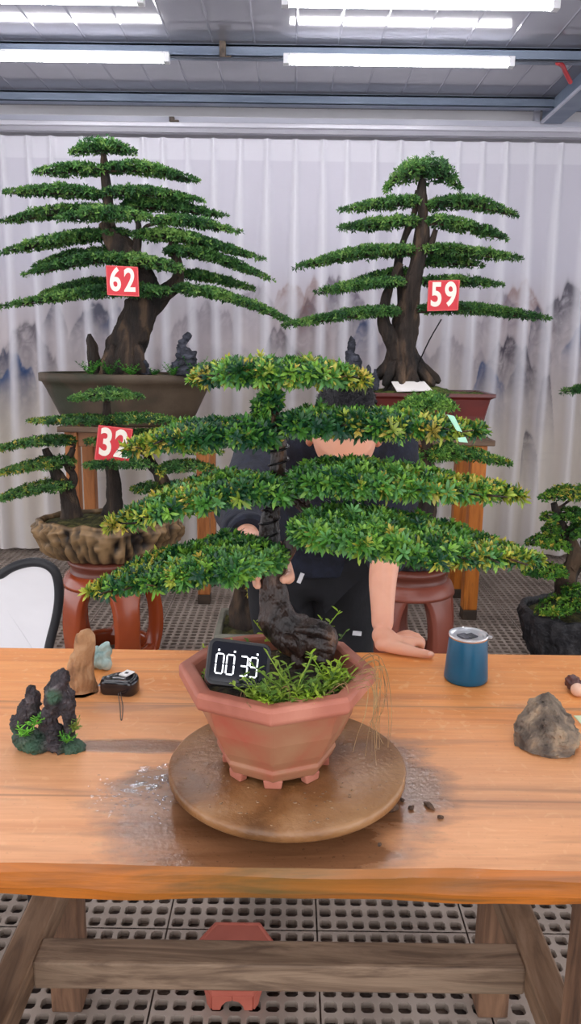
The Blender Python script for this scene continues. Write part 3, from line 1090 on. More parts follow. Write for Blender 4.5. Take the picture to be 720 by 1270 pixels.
def ring_loft(mb, rings, m=0, close_top=False, close_bot=True, smooth=False):
    n = len(rings[0])
    V = np.concatenate(rings)
    F = [(k * n + i, k * n + (i + 1) % n, (k + 1) * n + (i + 1) % n, (k + 1) * n + i) for k in range(len(rings) - 1) for i in range(n)]
    mb.add(V, F, m, smooth)
    if close_bot:
        mb.add(rings[0], [tuple(range(n - 1, -1, -1))], m, False)
    if close_top:
        mb.add(rings[-1], [tuple(range(n))], m, False)
    return mb


front = thing('potted_bonsai', (PC[0], PC[1], ZTT), 'large bonsai with long flat leafy tiers in an octagonal terracotta pot on the turntable', 'bonsai')
mb = MB()
prof = [(.076, ZTT + .0095), (.080, ZTT + .013), (.087, ZTT + .027), (.0835, ZTT + .031), (.0935, ZTT + .046), (.108, ZTT + .078), (.116, ZTT + .110), (.119, ZR - .027), (.127, ZR - .024)]
ring_loft(mb, [octa(r, z) + PC for r, z in prof])
o = mb.build('pot_body', M_TERRA_W, front, bevel=.0025)
mb = MB()
ring_loft(mb, [octa(r, z) + PC for r, z in ((.112, ZR - .027), (.134, ZR - .026), (.1395, ZR - .020), (.1395, ZR - .006), (.136, ZR), (.120, ZR), (.1165, ZR - .004), (.110, ZR - .05))], close_bot=False)
mb.build('pot_rim', M_TERRA, front, bevel=.0025)
for i in range(8):
    a = A0 + i * PI / 4
    d = np.array([math.cos(a), math.sin(a), 0])
    t = np.array([-d[1], d[0], 0])
    c = PC + d * .070
    poly = [(-.0115, 0), (.0115, 0), (.0135, .0125), (-.0135, .0125)]
    MB().prism(poly, t, (0, 0, 1), c + [0, 0, ZTT], .013).build('pot_foot', M_TERRA, front, bevel=.002)
ZS = ZR - .022
n = 40
th = np.linspace(0, 2 * PI, 49)[:-1]
rr = np.linspace(0, 1, 12)
apo = .1135 * math.cos(PI / 8)


def octr(t, R_):
    k = np.mod(t - A0, PI / 4) - PI / 8
    return R_ * math.cos(PI / 8) / np.cos(k)


def soil_grid(cx, cy, Rf, z0, mound=.01, amp=.006, f=25, seed=2):
    V = []
    for r_ in rr:
        for t_ in th:
            rad = Rf(t_) * max(r_, .001)
            V.append((cx + rad * math.cos(t_), cy + rad * math.sin(t_), z0 + mound * (1 - r_ ** 2)))
    V = np.array(V)
    V[:, 2] += amp * fbm(V * f, 3, seed)
    k = len(th)
    F = [(i * k + j, i * k + (j + 1) % k, (i + 1) * k + (j + 1) % k, (i + 1) * k + j) for i in range(len(rr) - 1) for j in range(k)]
    return MB().add(V, F)


soil_grid(PC[0], PC[1], lambda t: octr(t, .1125), ZS, .012, .006, 30).build('soil', M_SOIL, front)

# trunk: a heavy foot lying to the right, then up and to the left
TY = 1.10
tp = [(398, 826, 1.06, 15), (392, 800, 1.07, 25), (372, 792, 1.08, 27), (352, 776, 1.09, 24), (341, 750, 1.10, 19.5), (337, 722, 1.11, 18), (337, 700, 1.12, 18.5)]
mb = MB()
P = np.array([at(x, y, Y) for x, y, Y, r in tp])
rad = np.array([r * mpp(Y, p[2]) for (x, y, Y, r), p in zip(tp, P)])
mb.tube(P, rad, 30, 0, lump=.14, lf=34, seed=3, sub=9, groove=.13)
# swollen callus folds on the foot
for (x0, y0, x1, y1, r) in ((366, 780, 410, 790, 8), (372, 800, 412, 806, 9), (380, 815, 408, 826, 10), (352, 790, 372, 812, 11), (365, 812, 376, 838, 10)):
    a, b_ = at(x0, y0, 1.058), at(x1, y1, 1.052)
    m_ = (a + b_) / 2 + np.array([0, -.006, .006])
    mb.tube([a, m_, b_], [r * .0006, r * .0011, r * .0007], 12, 0, lump=.3, lf=50, seed=int(x0), sub=5)
trunkP1 = catmull(P, rad, 8)[0]
# leader, wired, runs up behind the tiers
lp = [(337, 704, 1.12, 17), (333, 675, 1.13, 12), (334, 645, 1.14, 10), (341, 610, 1.15, 10), (345, 575, 1.15, 10), (344, 545, 1.15, 11), (339, 515, 1.15, 9), (333, 490, 1.15, 8), (330, 470, 1.15, 6)]
P2 = np.array([at(x, y, Y) for x, y, Y, r in lp])
rad2 = np.array([r * mpp(Y, p[2]) for (x, y, Y, r), p in zip(lp, P2)])
mb.tube(P2, rad2, 18, 0, lump=.2, lf=50, seed=5, sub=7, groove=.12)
# second stem rising to the right
sp_ = [(340, 708, 1.11, 14), (352, 688, 1.11, 11), (364, 668, 1.11, 9), (376, 645, 1.12, 7), (380, 620, 1.13, 5), (366, 598, 1.14, 4)]
P3 = np.array([at(x, y, Y) for x, y, Y, r in sp_])
rad3 = np.array([r * mpp(Y, p[2]) for (x, y, Y, r), p in zip(sp_, P3)])
mb.tube(P3, rad3, 16, 0, lump=.18, lf=50, seed=6, sub=7, groove=.12)
mb.build('trunk', M_BARK_WET, front)
trunk_all = np.vstack([catmull(P2, rad2, 6)[0], catmull(P3, rad3, 6)[0]])
# spiral wire on leader
M_WIRE = mat('dark_wire', lin(24, 22, 24), rough=.35, metal=.6)
cc = catmull(P2, rad2, 40)
wp = []
for i in range(20, len(cc[0]) - 10):
    a = i * .30
    wp.append(cc[0][i] + (cc[1][i] * 1.12 + .001) * np.array([math.cos(a), math.sin(a), 0]))
MB().tube(np.array(wp), .0017, 6, 0).build('training_wire', M_WIRE, front)

# (spine px inner->tip, Y, dY, half height px list, half depth m list, shoots, yellow list, taper, under)
TIERS = [
    dict(pts=[(330, 463), (390, 462), (452, 470)], Y=1.15, dY=-.02, hh=[22, 22, 15], wd=[.06, .07, .04], n=560, yel=[.2, .1, .1, .35, .8]),
    dict(pts=[(345, 462), (290, 462), (240, 468)], Y=1.15, dY=-.01, hh=[22, 20, 11], wd=[.06, .065, .035], n=480, yel=[.1, .25, .15, .5, .9]),
    dict(pts=[(342, 540), (290, 536), (225, 541), (158, 556)], Y=1.15, dY=-.05, hh=[24, 20, 17, 8], wd=[.045, .06, .06, .03], n=720, yel=[0, .05, .1, .35, .8]),
    dict(pts=[(352, 524), (420, 524), (500, 527), (602, 533)], Y=1.13, dY=-.03, hh=[25, 26, 19, 8], wd=[.05, .07, .06, .03], n=860, yel=[0, .05, .2, .55, .7]),
    dict(pts=[(358, 612), (300, 604), (225, 620), (138, 650)], Y=1.13, dY=-.07, hh=[24, 28, 22, 11], wd=[.04, .07, .06, .035], n=820, yel=[0, .05, .15, .4, .9]),
    dict(pts=[(362, 596), (430, 592), (530, 600), (644, 614)], Y=1.12, dY=-.04, hh=[28, 30, 23, 11], wd=[.05, .085, .07, .03], n=1150, yel=[.02, .03, .15, .6, .95]),
    dict(pts=[(366, 655), (440, 656), (540, 672), (668, 694)], Y=1.10, dY=-.06, hh=[36, 40, 26, 9], wd=[.06, .115, .09, .03], n=1750, yel=[0, .03, .1, .3, .8]),
    dict(pts=[(348, 690), (280, 692), (200, 708), (112, 732)], Y=1.10, dY=-.07, hh=[24, 30, 20, 9], wd=[.05, .09, .07, .025], n=1150, yel=[0, .02, .1, .2, .7]),
]
for i, t in enumerate(TIERS):
    s = px_spine(t['pts'], t['Y'], t['dY'])
    k = mpp(t['Y'], s[0][2])
    bm_ = MB()
    branch(bm_, near(trunk_all, s[0], .02), s + [0, 0, -.006], .0075, seed=i, reach=.97)
    # side twigs fanning out under the tier
    g = np.random.default_rng(i)
    for q_ in range(14):
        tq = .08 + .85 * q_ / 14
        c = polyline(s, np.array([tq]))[0] - [0, 0, .006]
        w_ = np.interp(tq, np.linspace(0, 1, len(t['wd'])), t['wd']) * .85
        sg = 1 if q_ % 2 else -1
        tip = polyline(s, np.array([min(tq + .1, 1)]))[0] + [0, sg * w_, .002]
        bm_.tube([c, (c + tip) / 2 + g.normal(0, .004, 3), tip], [.0026, .002, .001], 6, 0, sub=3)
    bm_.build('branch', M_BARK_WET, front)
    pb = pad(s - [0, 0, .003], np.array(t['hh']) * k * .46, np.array(t['wd']) * .78, int(t['n'] * 1.3), .0152, .0049, K=8, yel=np.array(t['yel']) * .8, seed=i * 3 + 1, taper=(.10, .42), under=.25)
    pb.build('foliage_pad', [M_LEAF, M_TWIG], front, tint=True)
# small leafy tuft on the bare leader
s = np.array([at(322, 520, 1.14), at(332, 505, 1.14), at(340, 485, 1.15)])
pad(s, .012, .014, 70, .014, .005, K=7, seed=77, taper=(.2, .3)).build('foliage_pad', [M_LEAF, M_TWIG], front, tint=True)

# weeds rooted in the pot
M_WEED = tint_mat('weed_leaf', rough=.5, spec=.3, trans=.3)


def weed(base, h, nst, pal, seed, L=.016, Wd=.007, spread=.5, lean=(0, 0, 0), name='weed', parent=None):
    g = np.random.default_rng(seed)
    mb = MB()
    B, D, T, U, LL = [], [], [], [], []
    for s_ in range(nst):
        a = g.random() * 6.28
        d = unit(np.array([math.cos(a) * spread * g.random(), math.sin(a) * spread * g.random(), 1]) + np.array(lean))
        hh = h * (.55 + .5 * g.random())
        P = [np.array(base) + d * hh * t + np.array([math.cos(a), math.sin(a), 0]) * hh * .25 * t * t + g.normal(0, hh * .02, 3) * (t > 0) for t in np.linspace(0, 1, 6)]
        c_ = np.array(pal[g.integers(0, len(pal))])
        mb.tube(P, np.linspace(.0012, .0006, 6) * (h / .06) ** .5, 5, 0, sub=2, tint=c_)
        for k in range(int(6 + h * 60)):
            t = .2 + .8 * (k + .5) / int(6 + h * 60)
            p = polyline(P, np.array([t]))[0]
            b_ = k * 2.4 + g.normal(0, .3)
            B.append(p)
            D.append((math.cos(b_), math.sin(b_), .35 + .6 * t * g.random()))
            U.append((0, 0, 1))
            T.append(c_ * (.75 + .5 * g.random()))
            LL.append(L * (.6 + .6 * g.random()) * (1.1 - .5 * t))
    T = np.array(T)
    T[:, 3] = 1
    leaves(mb, np.array(B), np.array(D), np.array(U, float) + g.normal(0, .15, (len(B), 3)), np.array(LL), np.array(LL) * (Wd / L), T, 0)
    return mb.build(name, M_WEED, parent, tint=True) if parent is not None else mb


WP = [G(120, 150, 60), G(150, 176, 70), G(96, 130, 56)]
WB = [G(150, 186, 56), G(176, 204, 70)]
for px, py, Y, h, nst, pal, L, sd in ((322, 858, .93, .035, 6, WP, .016, 1), (345, 858, .925, .045, 7, WP, .017, 2), (366, 856, .935, .06, 5, WP, .016, 3), (385, 850, .95, .04, 7, WP, .016, 4),
                                      (410, 838, .98, .045, 7, WB, .018, 5), (398, 858, .945, .03, 6, WP, .014, 6), (310, 852, .955, .03, 4, WP, .013, 7), (422, 846, .975, .03, 6, WP, .014, 8),
                                      (300, 793, 1.10, .02, 5, WP, .014, 9), (272, 800, 1.085, .022, 5, WB, .014, 10), (384, 790, 1.10, .065, 5, WB, .022, 11), (400, 795, 1.09, .05, 3, WP, .015, 12), (352, 792, 1.10, .05, 2, WB, .026, 13),
                                      (333, 862, .918, .026, 7, WB, .014, 15), (356, 866, .915, .026, 7, WP, .014, 16), (376, 862, .925, .03, 6, WB, .015, 17), (258, 832, 1.0, .016, 6, WP, .012, 18)):
    b_ = xz(px, Y, ZS + .002)
    weed(b_, h * 1.25, int(nst * 1.5), pal, sd, L=L * 1.05, Wd=L * .42, spread=.8, parent=front)
# dry roots and grass trailing over the rim on the right
M_DRY = mat('dry_grass', lin(176, 144, 96), lin(120, 88, 60), scale=30, rough=.8)
g = np.random.default_rng(5)
for i in range(16):
    a0 = math.radians(-38 + g.random() * 50)
    r0 = .095 + .02 * g.random()
    p0 = PC + np.array([math.cos(a0) * r0, math.sin(a0) * r0, ZR - .012])
    ro = .142 + .02 * g.random()
    p1 = PC + np.array([math.cos(a0 + .05) * (ro - .012), math.sin(a0) * (ro - .012), ZR + .006 + .006 * g.random()])
    a1 = a0 + g.normal(0, .12)
    p2 = PC + np.array([math.cos(a1) * ro, math.sin(a1) * ro, ZR - .02])
    dr = .03 + .075 * g.random()
    p3 = p2 + np.array([g.normal(0, .008), g.normal(0, .008), -dr])
    MB().tube([p0, p1, p2, (p2 + p3) / 2 + g.normal(0, .004, 3), p3], np.linspace(.0006, .0003, 5), 5, 0, sub=4).build('trailing_root', M_DRY, front)
for i in range(14):
    a0 = math.radians(-120 + g.random() * 110)
    p0 = PC + np.array([math.cos(a0) * .1, math.sin(a0) * .1, ZR - .012])
    p1 = p0 + np.array([g.normal(.01, .02), g.normal(-.005, .012), .012 + .012 * g.random()])
    p2 = p1 + np.array([g.normal(.01, .015), -.012 * g.random(), -.012])
    MB().tube([p0, p1, p2], [.0007, .0006, .0004], 5, 0, sub=5).build('dry_stem', M_DRY, front)

# ------------------------------------------------------------------ the digital timer standing in the pot
cc_ = at(296, 823, .955)
rt = unit(at(334, 803, .962) - at(264, 794, .952))
up = unit(at(263, 794, .975) - at(258, 846, .945))
up = unit(up - rt * (up @ rt) * .9)
nn = unit(np.cross(up, rt))      # away from the viewer? fixed below
if nn[1] > 0:
    nn = -nn                     # points to the camera
CW, CH, CT = .0835, .061, .016
M_BLK = mat('black_plastic', lin(18, 18, 22), rough=.35)
M_SCR = mat('dark_screen', lin(20, 22, 30), rough=.06, spec=.6)
M_SEG = emit('lit_segment', (.93, .96, 1.0, 1), .9)
clock = thing('digital_timer', cc_ - up * CH / 2, 'black digital timer showing 00 39, leaning in the terracotta pot', 'timer')


def rr_poly(w, h, r, n=6):
    out = []
    for cx, cy, a in ((w / 2 - r, h / 2 - r, 0), (-w / 2 + r, h / 2 - r, 90), (-w / 2 + r, -h / 2 + r, 180), (w / 2 - r, -h / 2 + r, 270)):
        out += [(cx + r * math.cos(math.radians(a + 90 * i / n)), cy + r * math.sin(math.radians(a + 90 * i / n))) for i in range(n + 1)]
    return out


def sgn(u, v, want):
    return 1 if np.cross(u, v) @ want > 0 else -1


MB().prism(rr_poly(CW, CH, .010), rt, up, cc_ - nn * CT / 2, CT).build('case', M_BLK, clock, bevel=.0018)
MB().prism(rr_poly(CW - .009, CH - .009, .006), rt, up, cc_ + nn * .0004, .0012).build('screen', M_SCR, clock)
SEG = {'0': 'abcdef', '3': 'abcdg', '9': 'abcdfg'}
dw, dh, st = .0098, .0255, .0017
for (cx, ch) in ((-.0255, '0'), (-.0115, '0'), (.0065, '3'), (.0195, '9')):
    mb = MB()
    o = cc_ + nn * .0013 + rt * cx - up * .003
    ps = {'a': ((-dw / 2, dh / 2), (dw / 2, dh / 2)), 'g': ((-dw / 2, 0), (dw / 2, 0)), 'd': ((-dw / 2, -dh / 2), (dw / 2, -dh / 2)),
          'f': ((-dw / 2, 0), (-dw / 2, dh / 2)), 'e': ((-dw / 2, -dh / 2), (-dw / 2, 0)), 'b': ((dw / 2, 0), (dw / 2, dh / 2)), 'c': ((dw / 2, -dh / 2), (dw / 2, 0))}
    for k in SEG[ch]:
        (x0, y0), (x1, y1) = ps[k]
        a, b_ = o + rt * x0 + up * y0, o + rt * x1 + up * y1
        d = unit(b_ - a)
        mb.bar(a + d * st * .55, b_ - d * st * .55, st, .0004, up=nn)
    mb.build('digit', M_SEG, clock)
for cx in (-.028, -.007, .0235):
    MB().prism([(-.0012, -.0012), (.0012, -.0012), (.0012, .0012), (-.0012, .0012)], rt, up, cc_ + nn * .0013 + rt * cx + up * .0145, .0004).build('indicator_dot', M_SEG, clock)

# ------------------------------------------------------------------ things lying on the table
# tumbler
tc_ = on(577, 842, ZT)
tum = thing('tumbler', (tc_[0], tc_[1], ZT), 'blue insulated tumbler with clear lid on the table right of the resting hand', 'cup')
Hh = .088
M_BLUE = mat('blue_coating', lin(0, 80, 112), lin(0, 88, 122), scale=20, rough=.33, bump=.05, bscale=300, bdist=.0005)
MB().lathe([(0, ZT + .001), (.0395, ZT + .001), (.042, ZT + .004), (.0418, ZT + .012), (.0368, ZT + Hh - .003), (.036, ZT + Hh)], (tc_[0], tc_[1], 0), 64).build('cup_body', M_BLUE, tum)
MB().lathe([(.0362, ZT + Hh - .001), (.0372, ZT + Hh), (.0372, ZT + Hh + .004), (.034, ZT + Hh + .0045), (.033, ZT + Hh)], (tc_[0], tc_[1], 0), 64).build('steel_rim', mat('steel', lin(206, 206, 212), rough=.18, metal=1.0), tum)
M_CLEAR, nt, b_ = _nodes('clear_lid')
b_.inputs['Base Color'].default_value = (.75, .77, .80, 1)
b_.inputs['Roughness'].default_value = .08
b_.inputs['Transmission Weight'].default_value = .55
lid = MB().lathe([(0, ZT + Hh - .004), (.030, ZT + Hh - .003), (.033, ZT + Hh + .002), (.0345, ZT + Hh + .006), (.0375, ZT + Hh + .006), (.0378, ZT + Hh + .002), (.0365, ZT + Hh + .001)], (tc_[0], tc_[1], 0), 64)
lid.prism([(-.006, 0), (.006, 0), (.003, .012), (-.003, .012)], (-.5, -.85, 0), (.85, -.5, 0), np.array([tc_[0] + .032, tc_[1] - .008, ZT + Hh + .004]), .004)
lid = lid.build('lid', M_CLEAR, tum)
c = np.array([tc_[0], tc_[1], ZT + Hh + .001])
MB().box(c + [-.017, -.013, -.003], c + [.002, .011, .002], rot=(0, 0, .5)).build('slide_tab', mat('smoke_tab', lin(96, 96, 104), rough=.2), tum, bevel=.001)
MB().box(c + [-.004, -.012, .0], c + [.014, .008, .003], rot=(0, 0, .5)).build('slide_tab', mat('smoke_tab_dark', lin(60, 60, 68), rough=.2), tum, bevel=.001)


def rock(name, c, size, planes=0, seed=0, sub=5, amp=.25, f=2.2, m=None, rotz=0, fine=.05, keep=None, label=None, cat='rock', shape=None):
    V, F = ICO[sub]
    g = np.random.default_rng(seed)
    P = V.copy()
    P = P * (1 + amp * fbm(P * f * .6, 3, seed))[:, None]
    for k in range(planes):
        nrm = unit(g.normal(0, 1, 3) * [1, 1, .8])
        dd = .55 + .28 * g.random()
        ex = np.maximum(P @ nrm - dd, 0)
        P = P - ex[:, None] * nrm * .96
    P = P * (1 + fine * ridged(P * 4.5, 4, seed + 7) * .6)[:, None]
    if shape is not None:
        P = shape(P)
    P = P * np.array(size) / 2
    cz, s_ = math.cos(rotz), math.sin(rotz)
    P = P @ np.array([[cz, -s_, 0], [s_, cz, 0], [0, 0, 1]]).T
    P[:, 2] -= np.quantile(P[:, 2], .03)
    P[:, 2] = np.maximum(P[:, 2], 0)
    mb = MB().add(P + np.array(c), F, 0, planes == 0)
    o = mb.build(name, m)
    if label:
        tag(o, label, cat)
    return o


M_GREY = mat('grey_stone', lin(84, 74, 66), lin(124, 110, 96), lin(168, 146, 120), scale=26, rough=.85, bump=1.0, bscale=110, bdist=.008, stretch=(1, 1.6, 1))
gc = on(673, 921, ZT)
V, F = ICO[5]
# wedge shaped stone: hull of a few corner points, roughened
hullp = [(-.048, -.012, 0), (-.034, -.042, .002), (.034, -.052, .006), (.052, -.016, .018), (.046, .03, 0), (-.036, .036, 0), (-.046, 0, .034), (-.024, .012, .070), (.004, .008, .083), (.026, .012, .066), (.050, -.014, .032), (-.012, -.032, .030), (-.004, -.012, .066), (.022, -.050, .020)]
bm = bmesh.new()
for p in hullp:
    bm.verts.new(p)
r_ = bmesh.ops.convex_hull(bm, input=bm.verts)
bmesh.ops.triangulate(bm, faces=bm.faces)
for _ in range(4):
    bmesh.ops.subdivide_edges(bm, edges=bm.edges, cuts=1, use_grid_fill=True)
bmesh.ops.recalc_face_normals(bm, faces=bm.faces)
bm.normal_update()
V = np.array([v.co for v in bm.verts])
Nr = np.array([v.normal for v in bm.verts])
F = [tuple(v.index for v in f.verts) for f in bm.faces]
bm.free()
V = V + Nr * (.0016 * ridged(V * np.array([60, 60, 110]), 4, 5) + .0022 * fbm(V * 26, 3, 6) + .0012 * np.sign(vnoise(V * np.array([38, 60, 90]), 8)))[:, None]
V[:, 2] = np.maximum(V[:, 2], 0)
o = MB().add(V + gc, F, 0, False).build('rock', M_GREY)
tag(o, 'angular wedge-shaped grey rock on the table near its right end', 'rock')

M_TAN = mat('tan_stone', lin(122, 86, 56), lin(166, 122, 84), lin(188, 150, 112), scale=26, rough=.85, bump=.7, bscale=70, bdist=.006)


tcol = [(101, 866, 19.5), (101, 858, 19.5), (100, 842, 18), (101, 824, 16), (104, 808, 13), (105, 794, 11.5), (105, 785, 9.5), (104, 781, 5)]
tb = on(102, 862, ZT)
Yt = tb[1] + .012
P = np.array([at(x, y, Yt + .0006 * (866 - y) * .4) for x, y, r in tcol])
P[0, 2] = ZT
mb = MB().tube(P, [r * mpp(Yt, ZT + .05) for *_, r in tcol], 40, 0, lump=.16, lf=32, seed=8, sub=7, groove=.14, smooth=False)
mb.V = [np.column_stack([v[:, 0], v[:, 1], np.maximum(v[:, 2], ZT)]) for v in mb.V]
tag(mb.build('rock', M_TAN), 'tall tan rock standing on end behind the dark rockery', 'rock')

M_CELA = mat('bluegreen_stone', lin(118, 146, 142), lin(158, 182, 176), lin(186, 204, 198), scale=40, rough=.45, bump=.3, bscale=70)
bc = on(126, 828, ZT)
blobs_V, blobs_F, nV = [], [], 0
V0, F0 = ICO[4]
for (dx, dy, dz, r_) in ((0, 0, .018, .019), (-.010, .004, .030, .014), (.010, .003, .034, .012), (.004, 0, .042, .009), (.012, -.010, .012, .012), (-.014, -.004, .014, .013), (0, -.008, .026, .010), (.011, .002, .046, .008)):
    blobs_V.append(V0 * r_ + [dx, dy, dz])
    blobs_F += [tuple(f + nV) for f in F0]
    nV += len(V0)
V, F = remeshed(np.vstack(blobs_V), blobs_F, .0016, 3)
V = V + .0016 * np.stack([vnoise(V * 130, k) for k in range(3)], -1)
V[:, 2] = np.maximum(V[:, 2], 0)
tag(MB().add(V + bc, F).build('rock', M_CELA), 'small lumpy pale blue-green stone beside the tall tan rock', 'rock')

# tape measure
tpc = on(150, 857, ZT)
tape = thing('tape_measure', (tpc[0], tpc[1], ZT), 'black glossy tape measure with a white label lying on the table', 'tape measure')
outl = [(-.036, -.014), (-.030, -.019), (-.006, -.021), (.018, -.026), (.028, -.020), (.033, -.006), (.031, .010), (.022, .022), (.004, .025), (-.014, .021), (-.028, .008), (-.036, .001)]
oq = catmull(np.array([(a, b_, 0) for a, b_ in outl + outl[:1]]), np.ones(len(outl) + 1), 5)[0][:-1, :2]
ring = lambda s_, z: np.array([(tpc[0] + a * s_ + .001, tpc[1] + b_ * s_, ZT + z) for a, b_ in oq])
M_GLOSS = mat('gloss_black', lin(22, 22, 28), rough=.12, coat=.5)
ring_loft(MB(), [ring(.92, 0), ring(1, .004), ring(1.0, .022), ring(.94, .028), ring(.70, .030), ring(.66, .0275), ring(.3, .031)], close_top=True, smooth=True).build('case', M_GLOSS, tape)
lc = np.array([tpc[0] + .010, tpc[1] + .008, ZT + .0322])
MB().box(lc - [.009, .012, .0012], lc + [.009, .012, .0008], rot=(0, 0, -.5)).build('paper_label', mat('paper', lin(236, 234, 232), rough=.7), tape)
MB().box(lc + [-.003, -.004, .0008], lc + [.003, .003, .0012], rot=(0, 0, -.2)).build('printed_mark', mat('print_black', lin(40, 40, 44), rough=.7), tape)
MB().box((tpc[0] - .040, tpc[1] - .012, ZT + .004), (tpc[0] - .0345, tpc[1] - .002, ZT + .016)).build('tape_hook', bpy.data.materials['steel'], tape, bevel=.001)
p0 = np.array([tpc[0] + .004, tpc[1] - .0225, ZT + .008])
q0 = on(151, 892, ZT + .0015)
MB().tube([p0, p0 + [.003, -.008, -.006], (p0 + q0) / 2 + [.003, 0, -.003], q0, q0 + [-.003, .004, 0], (p0 + q0) / 2 + [-.002, 0, -.003], p0 + [-.003, -.004, -.003], p0 + [-.002, .002, 0]], .0007, 6, sub=6).build('wrist_cord', mat('grey_cord', lin(96, 88, 84), rough=.7), tape)

# resin rockery with plastic plants
rc = on(58, 925, ZT)
S = mpp(rc[1], ZT + .04)
rk = thing('rockery_ornament', (rc[0], rc[1], ZT), 'dark craggy resin rockery with an arch and green plastic sprigs on the table', 'ornament')
els = []
px_ = lambda x, y, dy=0.0: np.array([(x - 58) * S, dy, max((921 - y) * S * 1.04, .0)])
for (x, y, dy, rx, ry, rz) in ((20, 894, .004, 10, 14, 9), (28, 886, .006, 8, 10, 22), (38, 872, .006, 8, 9, 26), (44, 868, .004, 5, 7, 20), (33, 908, -.01, 16, 18, 12), (46, 916, -.014, 20, 18, 9), (58, 892, .0, 11, 13, 20), (68, 862, .0, 12, 12, 26), (74, 848, .0, 12, 11, 20), (79, 836, .002, 8, 8, 12),
                               (84, 868, .0, 9, 12, 22), (86, 892, .0, 6.5, 11, 26), (66, 906, -.004, 12, 14, 14), (76, 917, -.012, 22, 16, 7), (94, 920, -.012, 12, 14, 7), (62, 880, .002, 8, 11, 16)):
    els.append((px_(x, y, dy), np.array([rx, ry, rz]) * S))
vv, ff, nV = [], [], 0
for c, r_ in els:
    vv.append(V0 * r_ + c)
    ff += [tuple(f + nV) for f in F0]
    nV += len(V0)
V, F = remeshed(np.vstack(vv), ff, .0017, 1)
d = np.stack([ridged(V * np.array([1, 1, .55]) * 75, 3, k) for k in (1, 2, 3)], -1)
d2 = np.stack([ridged(V * 190, 2, k) for k in (11, 12, 13)], -1)
V = V + (.0028 * d + .0011 * d2) * np.array([1, 1, .7])
V[:, 2] = np.maximum(V[:, 2], 0)
M_RESIN = mat('dark_resin', lin(30, 26, 30), lin(58, 50, 54), lin(120, 112, 114), scale=55, rough=.65, bump=1.0, bscale=130, bdist=.004, lo=.4, hi=.78)
nt = M_RESIN.node_tree
bs = nt.nodes['Principled BSDF']
src = bs.inputs['Base Color'].links[0].from_socket
tcn = N(nt, 'ShaderNodeTexCoord')
sp3 = N(nt, 'ShaderNodeSeparateXYZ')
nt.links.new(tcn.outputs['Object'], sp3.inputs[0])
mo = None
for (mx, mz, mr_) in (((40 - 58) * S, .006, .028), ((72 - 58) * S, (921 - 850) * S, .013), ((96 - 58) * S, .004, .02), ((16 - 58) * S, .026, .012)):
    dx = math_(nt, 'SUBTRACT', sp3.outputs['X'], mx)
    dz = math_(nt, 'SUBTRACT', sp3.outputs['Z'], mz)
    dd = math_(nt, 'SQRT', math_(nt, 'ADD', math_(nt, 'MULTIPLY', dx, dx), math_(nt, 'MULTIPLY', dz, dz)))
    mm = N(nt, 'ShaderNodeMapRange')
    mm.inputs['From Min'].default_value = mr_ * 1.2
    mm.inputs['From Max'].default_value = mr_ * .5
    nt.links.new(dd, mm.inputs['Value'])
    mo = mm.outputs[0] if mo is None else math_(nt, 'MAXIMUM', mo, mm.outputs[0])
nt.links.new(mixc(nt, math_(nt, 'MULTIPLY', mo, .75), src, lin(58, 96, 72)), bs.inputs['Base Color'])
MB().add(V + [rc[0], rc[1], ZT], F, 0, False).build('rock_base', M_RESIN, rk)
for (x, y, dy, sd, pal) in ((36, 902, -.022, 1, [G(120, 196, 60), G(140, 214, 80)]), (47, 890, -.016, 2, [G(104, 180, 70), G(130, 200, 70)]), (88, 908, -.022, 3, [G(120, 190, 70), G(90, 160, 70)]), (94, 898, -.012, 4, [G(170, 170, 80), G(120, 150, 70)])):
    weed(px_(x, y, dy) + [rc[0], rc[1], ZT], .022, 7, pal, sd + 40, L=.012, Wd=.0034, spread=1.1, name='plastic_sprig', parent=rk)

# ridged wooden knob with a pale ball end, and a card edge, at the right edge
kc = on(714, 862, ZT)
kn = thing('wooden_knob', (kc[0], kc[1], ZT), 'small dark ridged wooden knob with a pale round end at the right of the table', 'knob')


def ridg(Vg, th_):
    Vg[..., :2] *= (1 + .07 * np.cos(th_ * 9))[None, :, None]
    return Vg


tmp = MB().lathe([(0, 0), (.010, 0), (.0135, .004), (.0125, .012), (.0145, .018), (.0125, .026), (.009, .030), (0, .030)], (0, 0, 0), 54, fn=ridg)
Vk = tmp.V[0].copy()
Vk = np.stack([Vk[:, 0], Vk[:, 2], -Vk[:, 1]], -1)
tmp.V[0] = Vk + [kc[0], kc[1] + .004, ZT + .0155]
tmp.build('handle', mat('dark_wood', lin(70, 38, 36), lin(104, 62, 56), scale=60, rough=.45), kn)
V, F = ICO[4]
MB().add(V * .0125 + [kc[0], kc[1] - .004, ZT + .0125], F).build('ball_end', mat('pale_wood', lin(222, 178, 152), lin(232, 194, 170), scale=60, rough=.5), kn)
cd = on(722, 896, ZT)
tag(MB().box(cd + [-.006, -.018, 0], cd + [.034, .024, .0016], rot=(0, 0, .08)).build('card', mat('pale_green_card', lin(214, 224, 184), rough=.7)), 'pale green card just entering at the right edge, flat on the table', 'card')

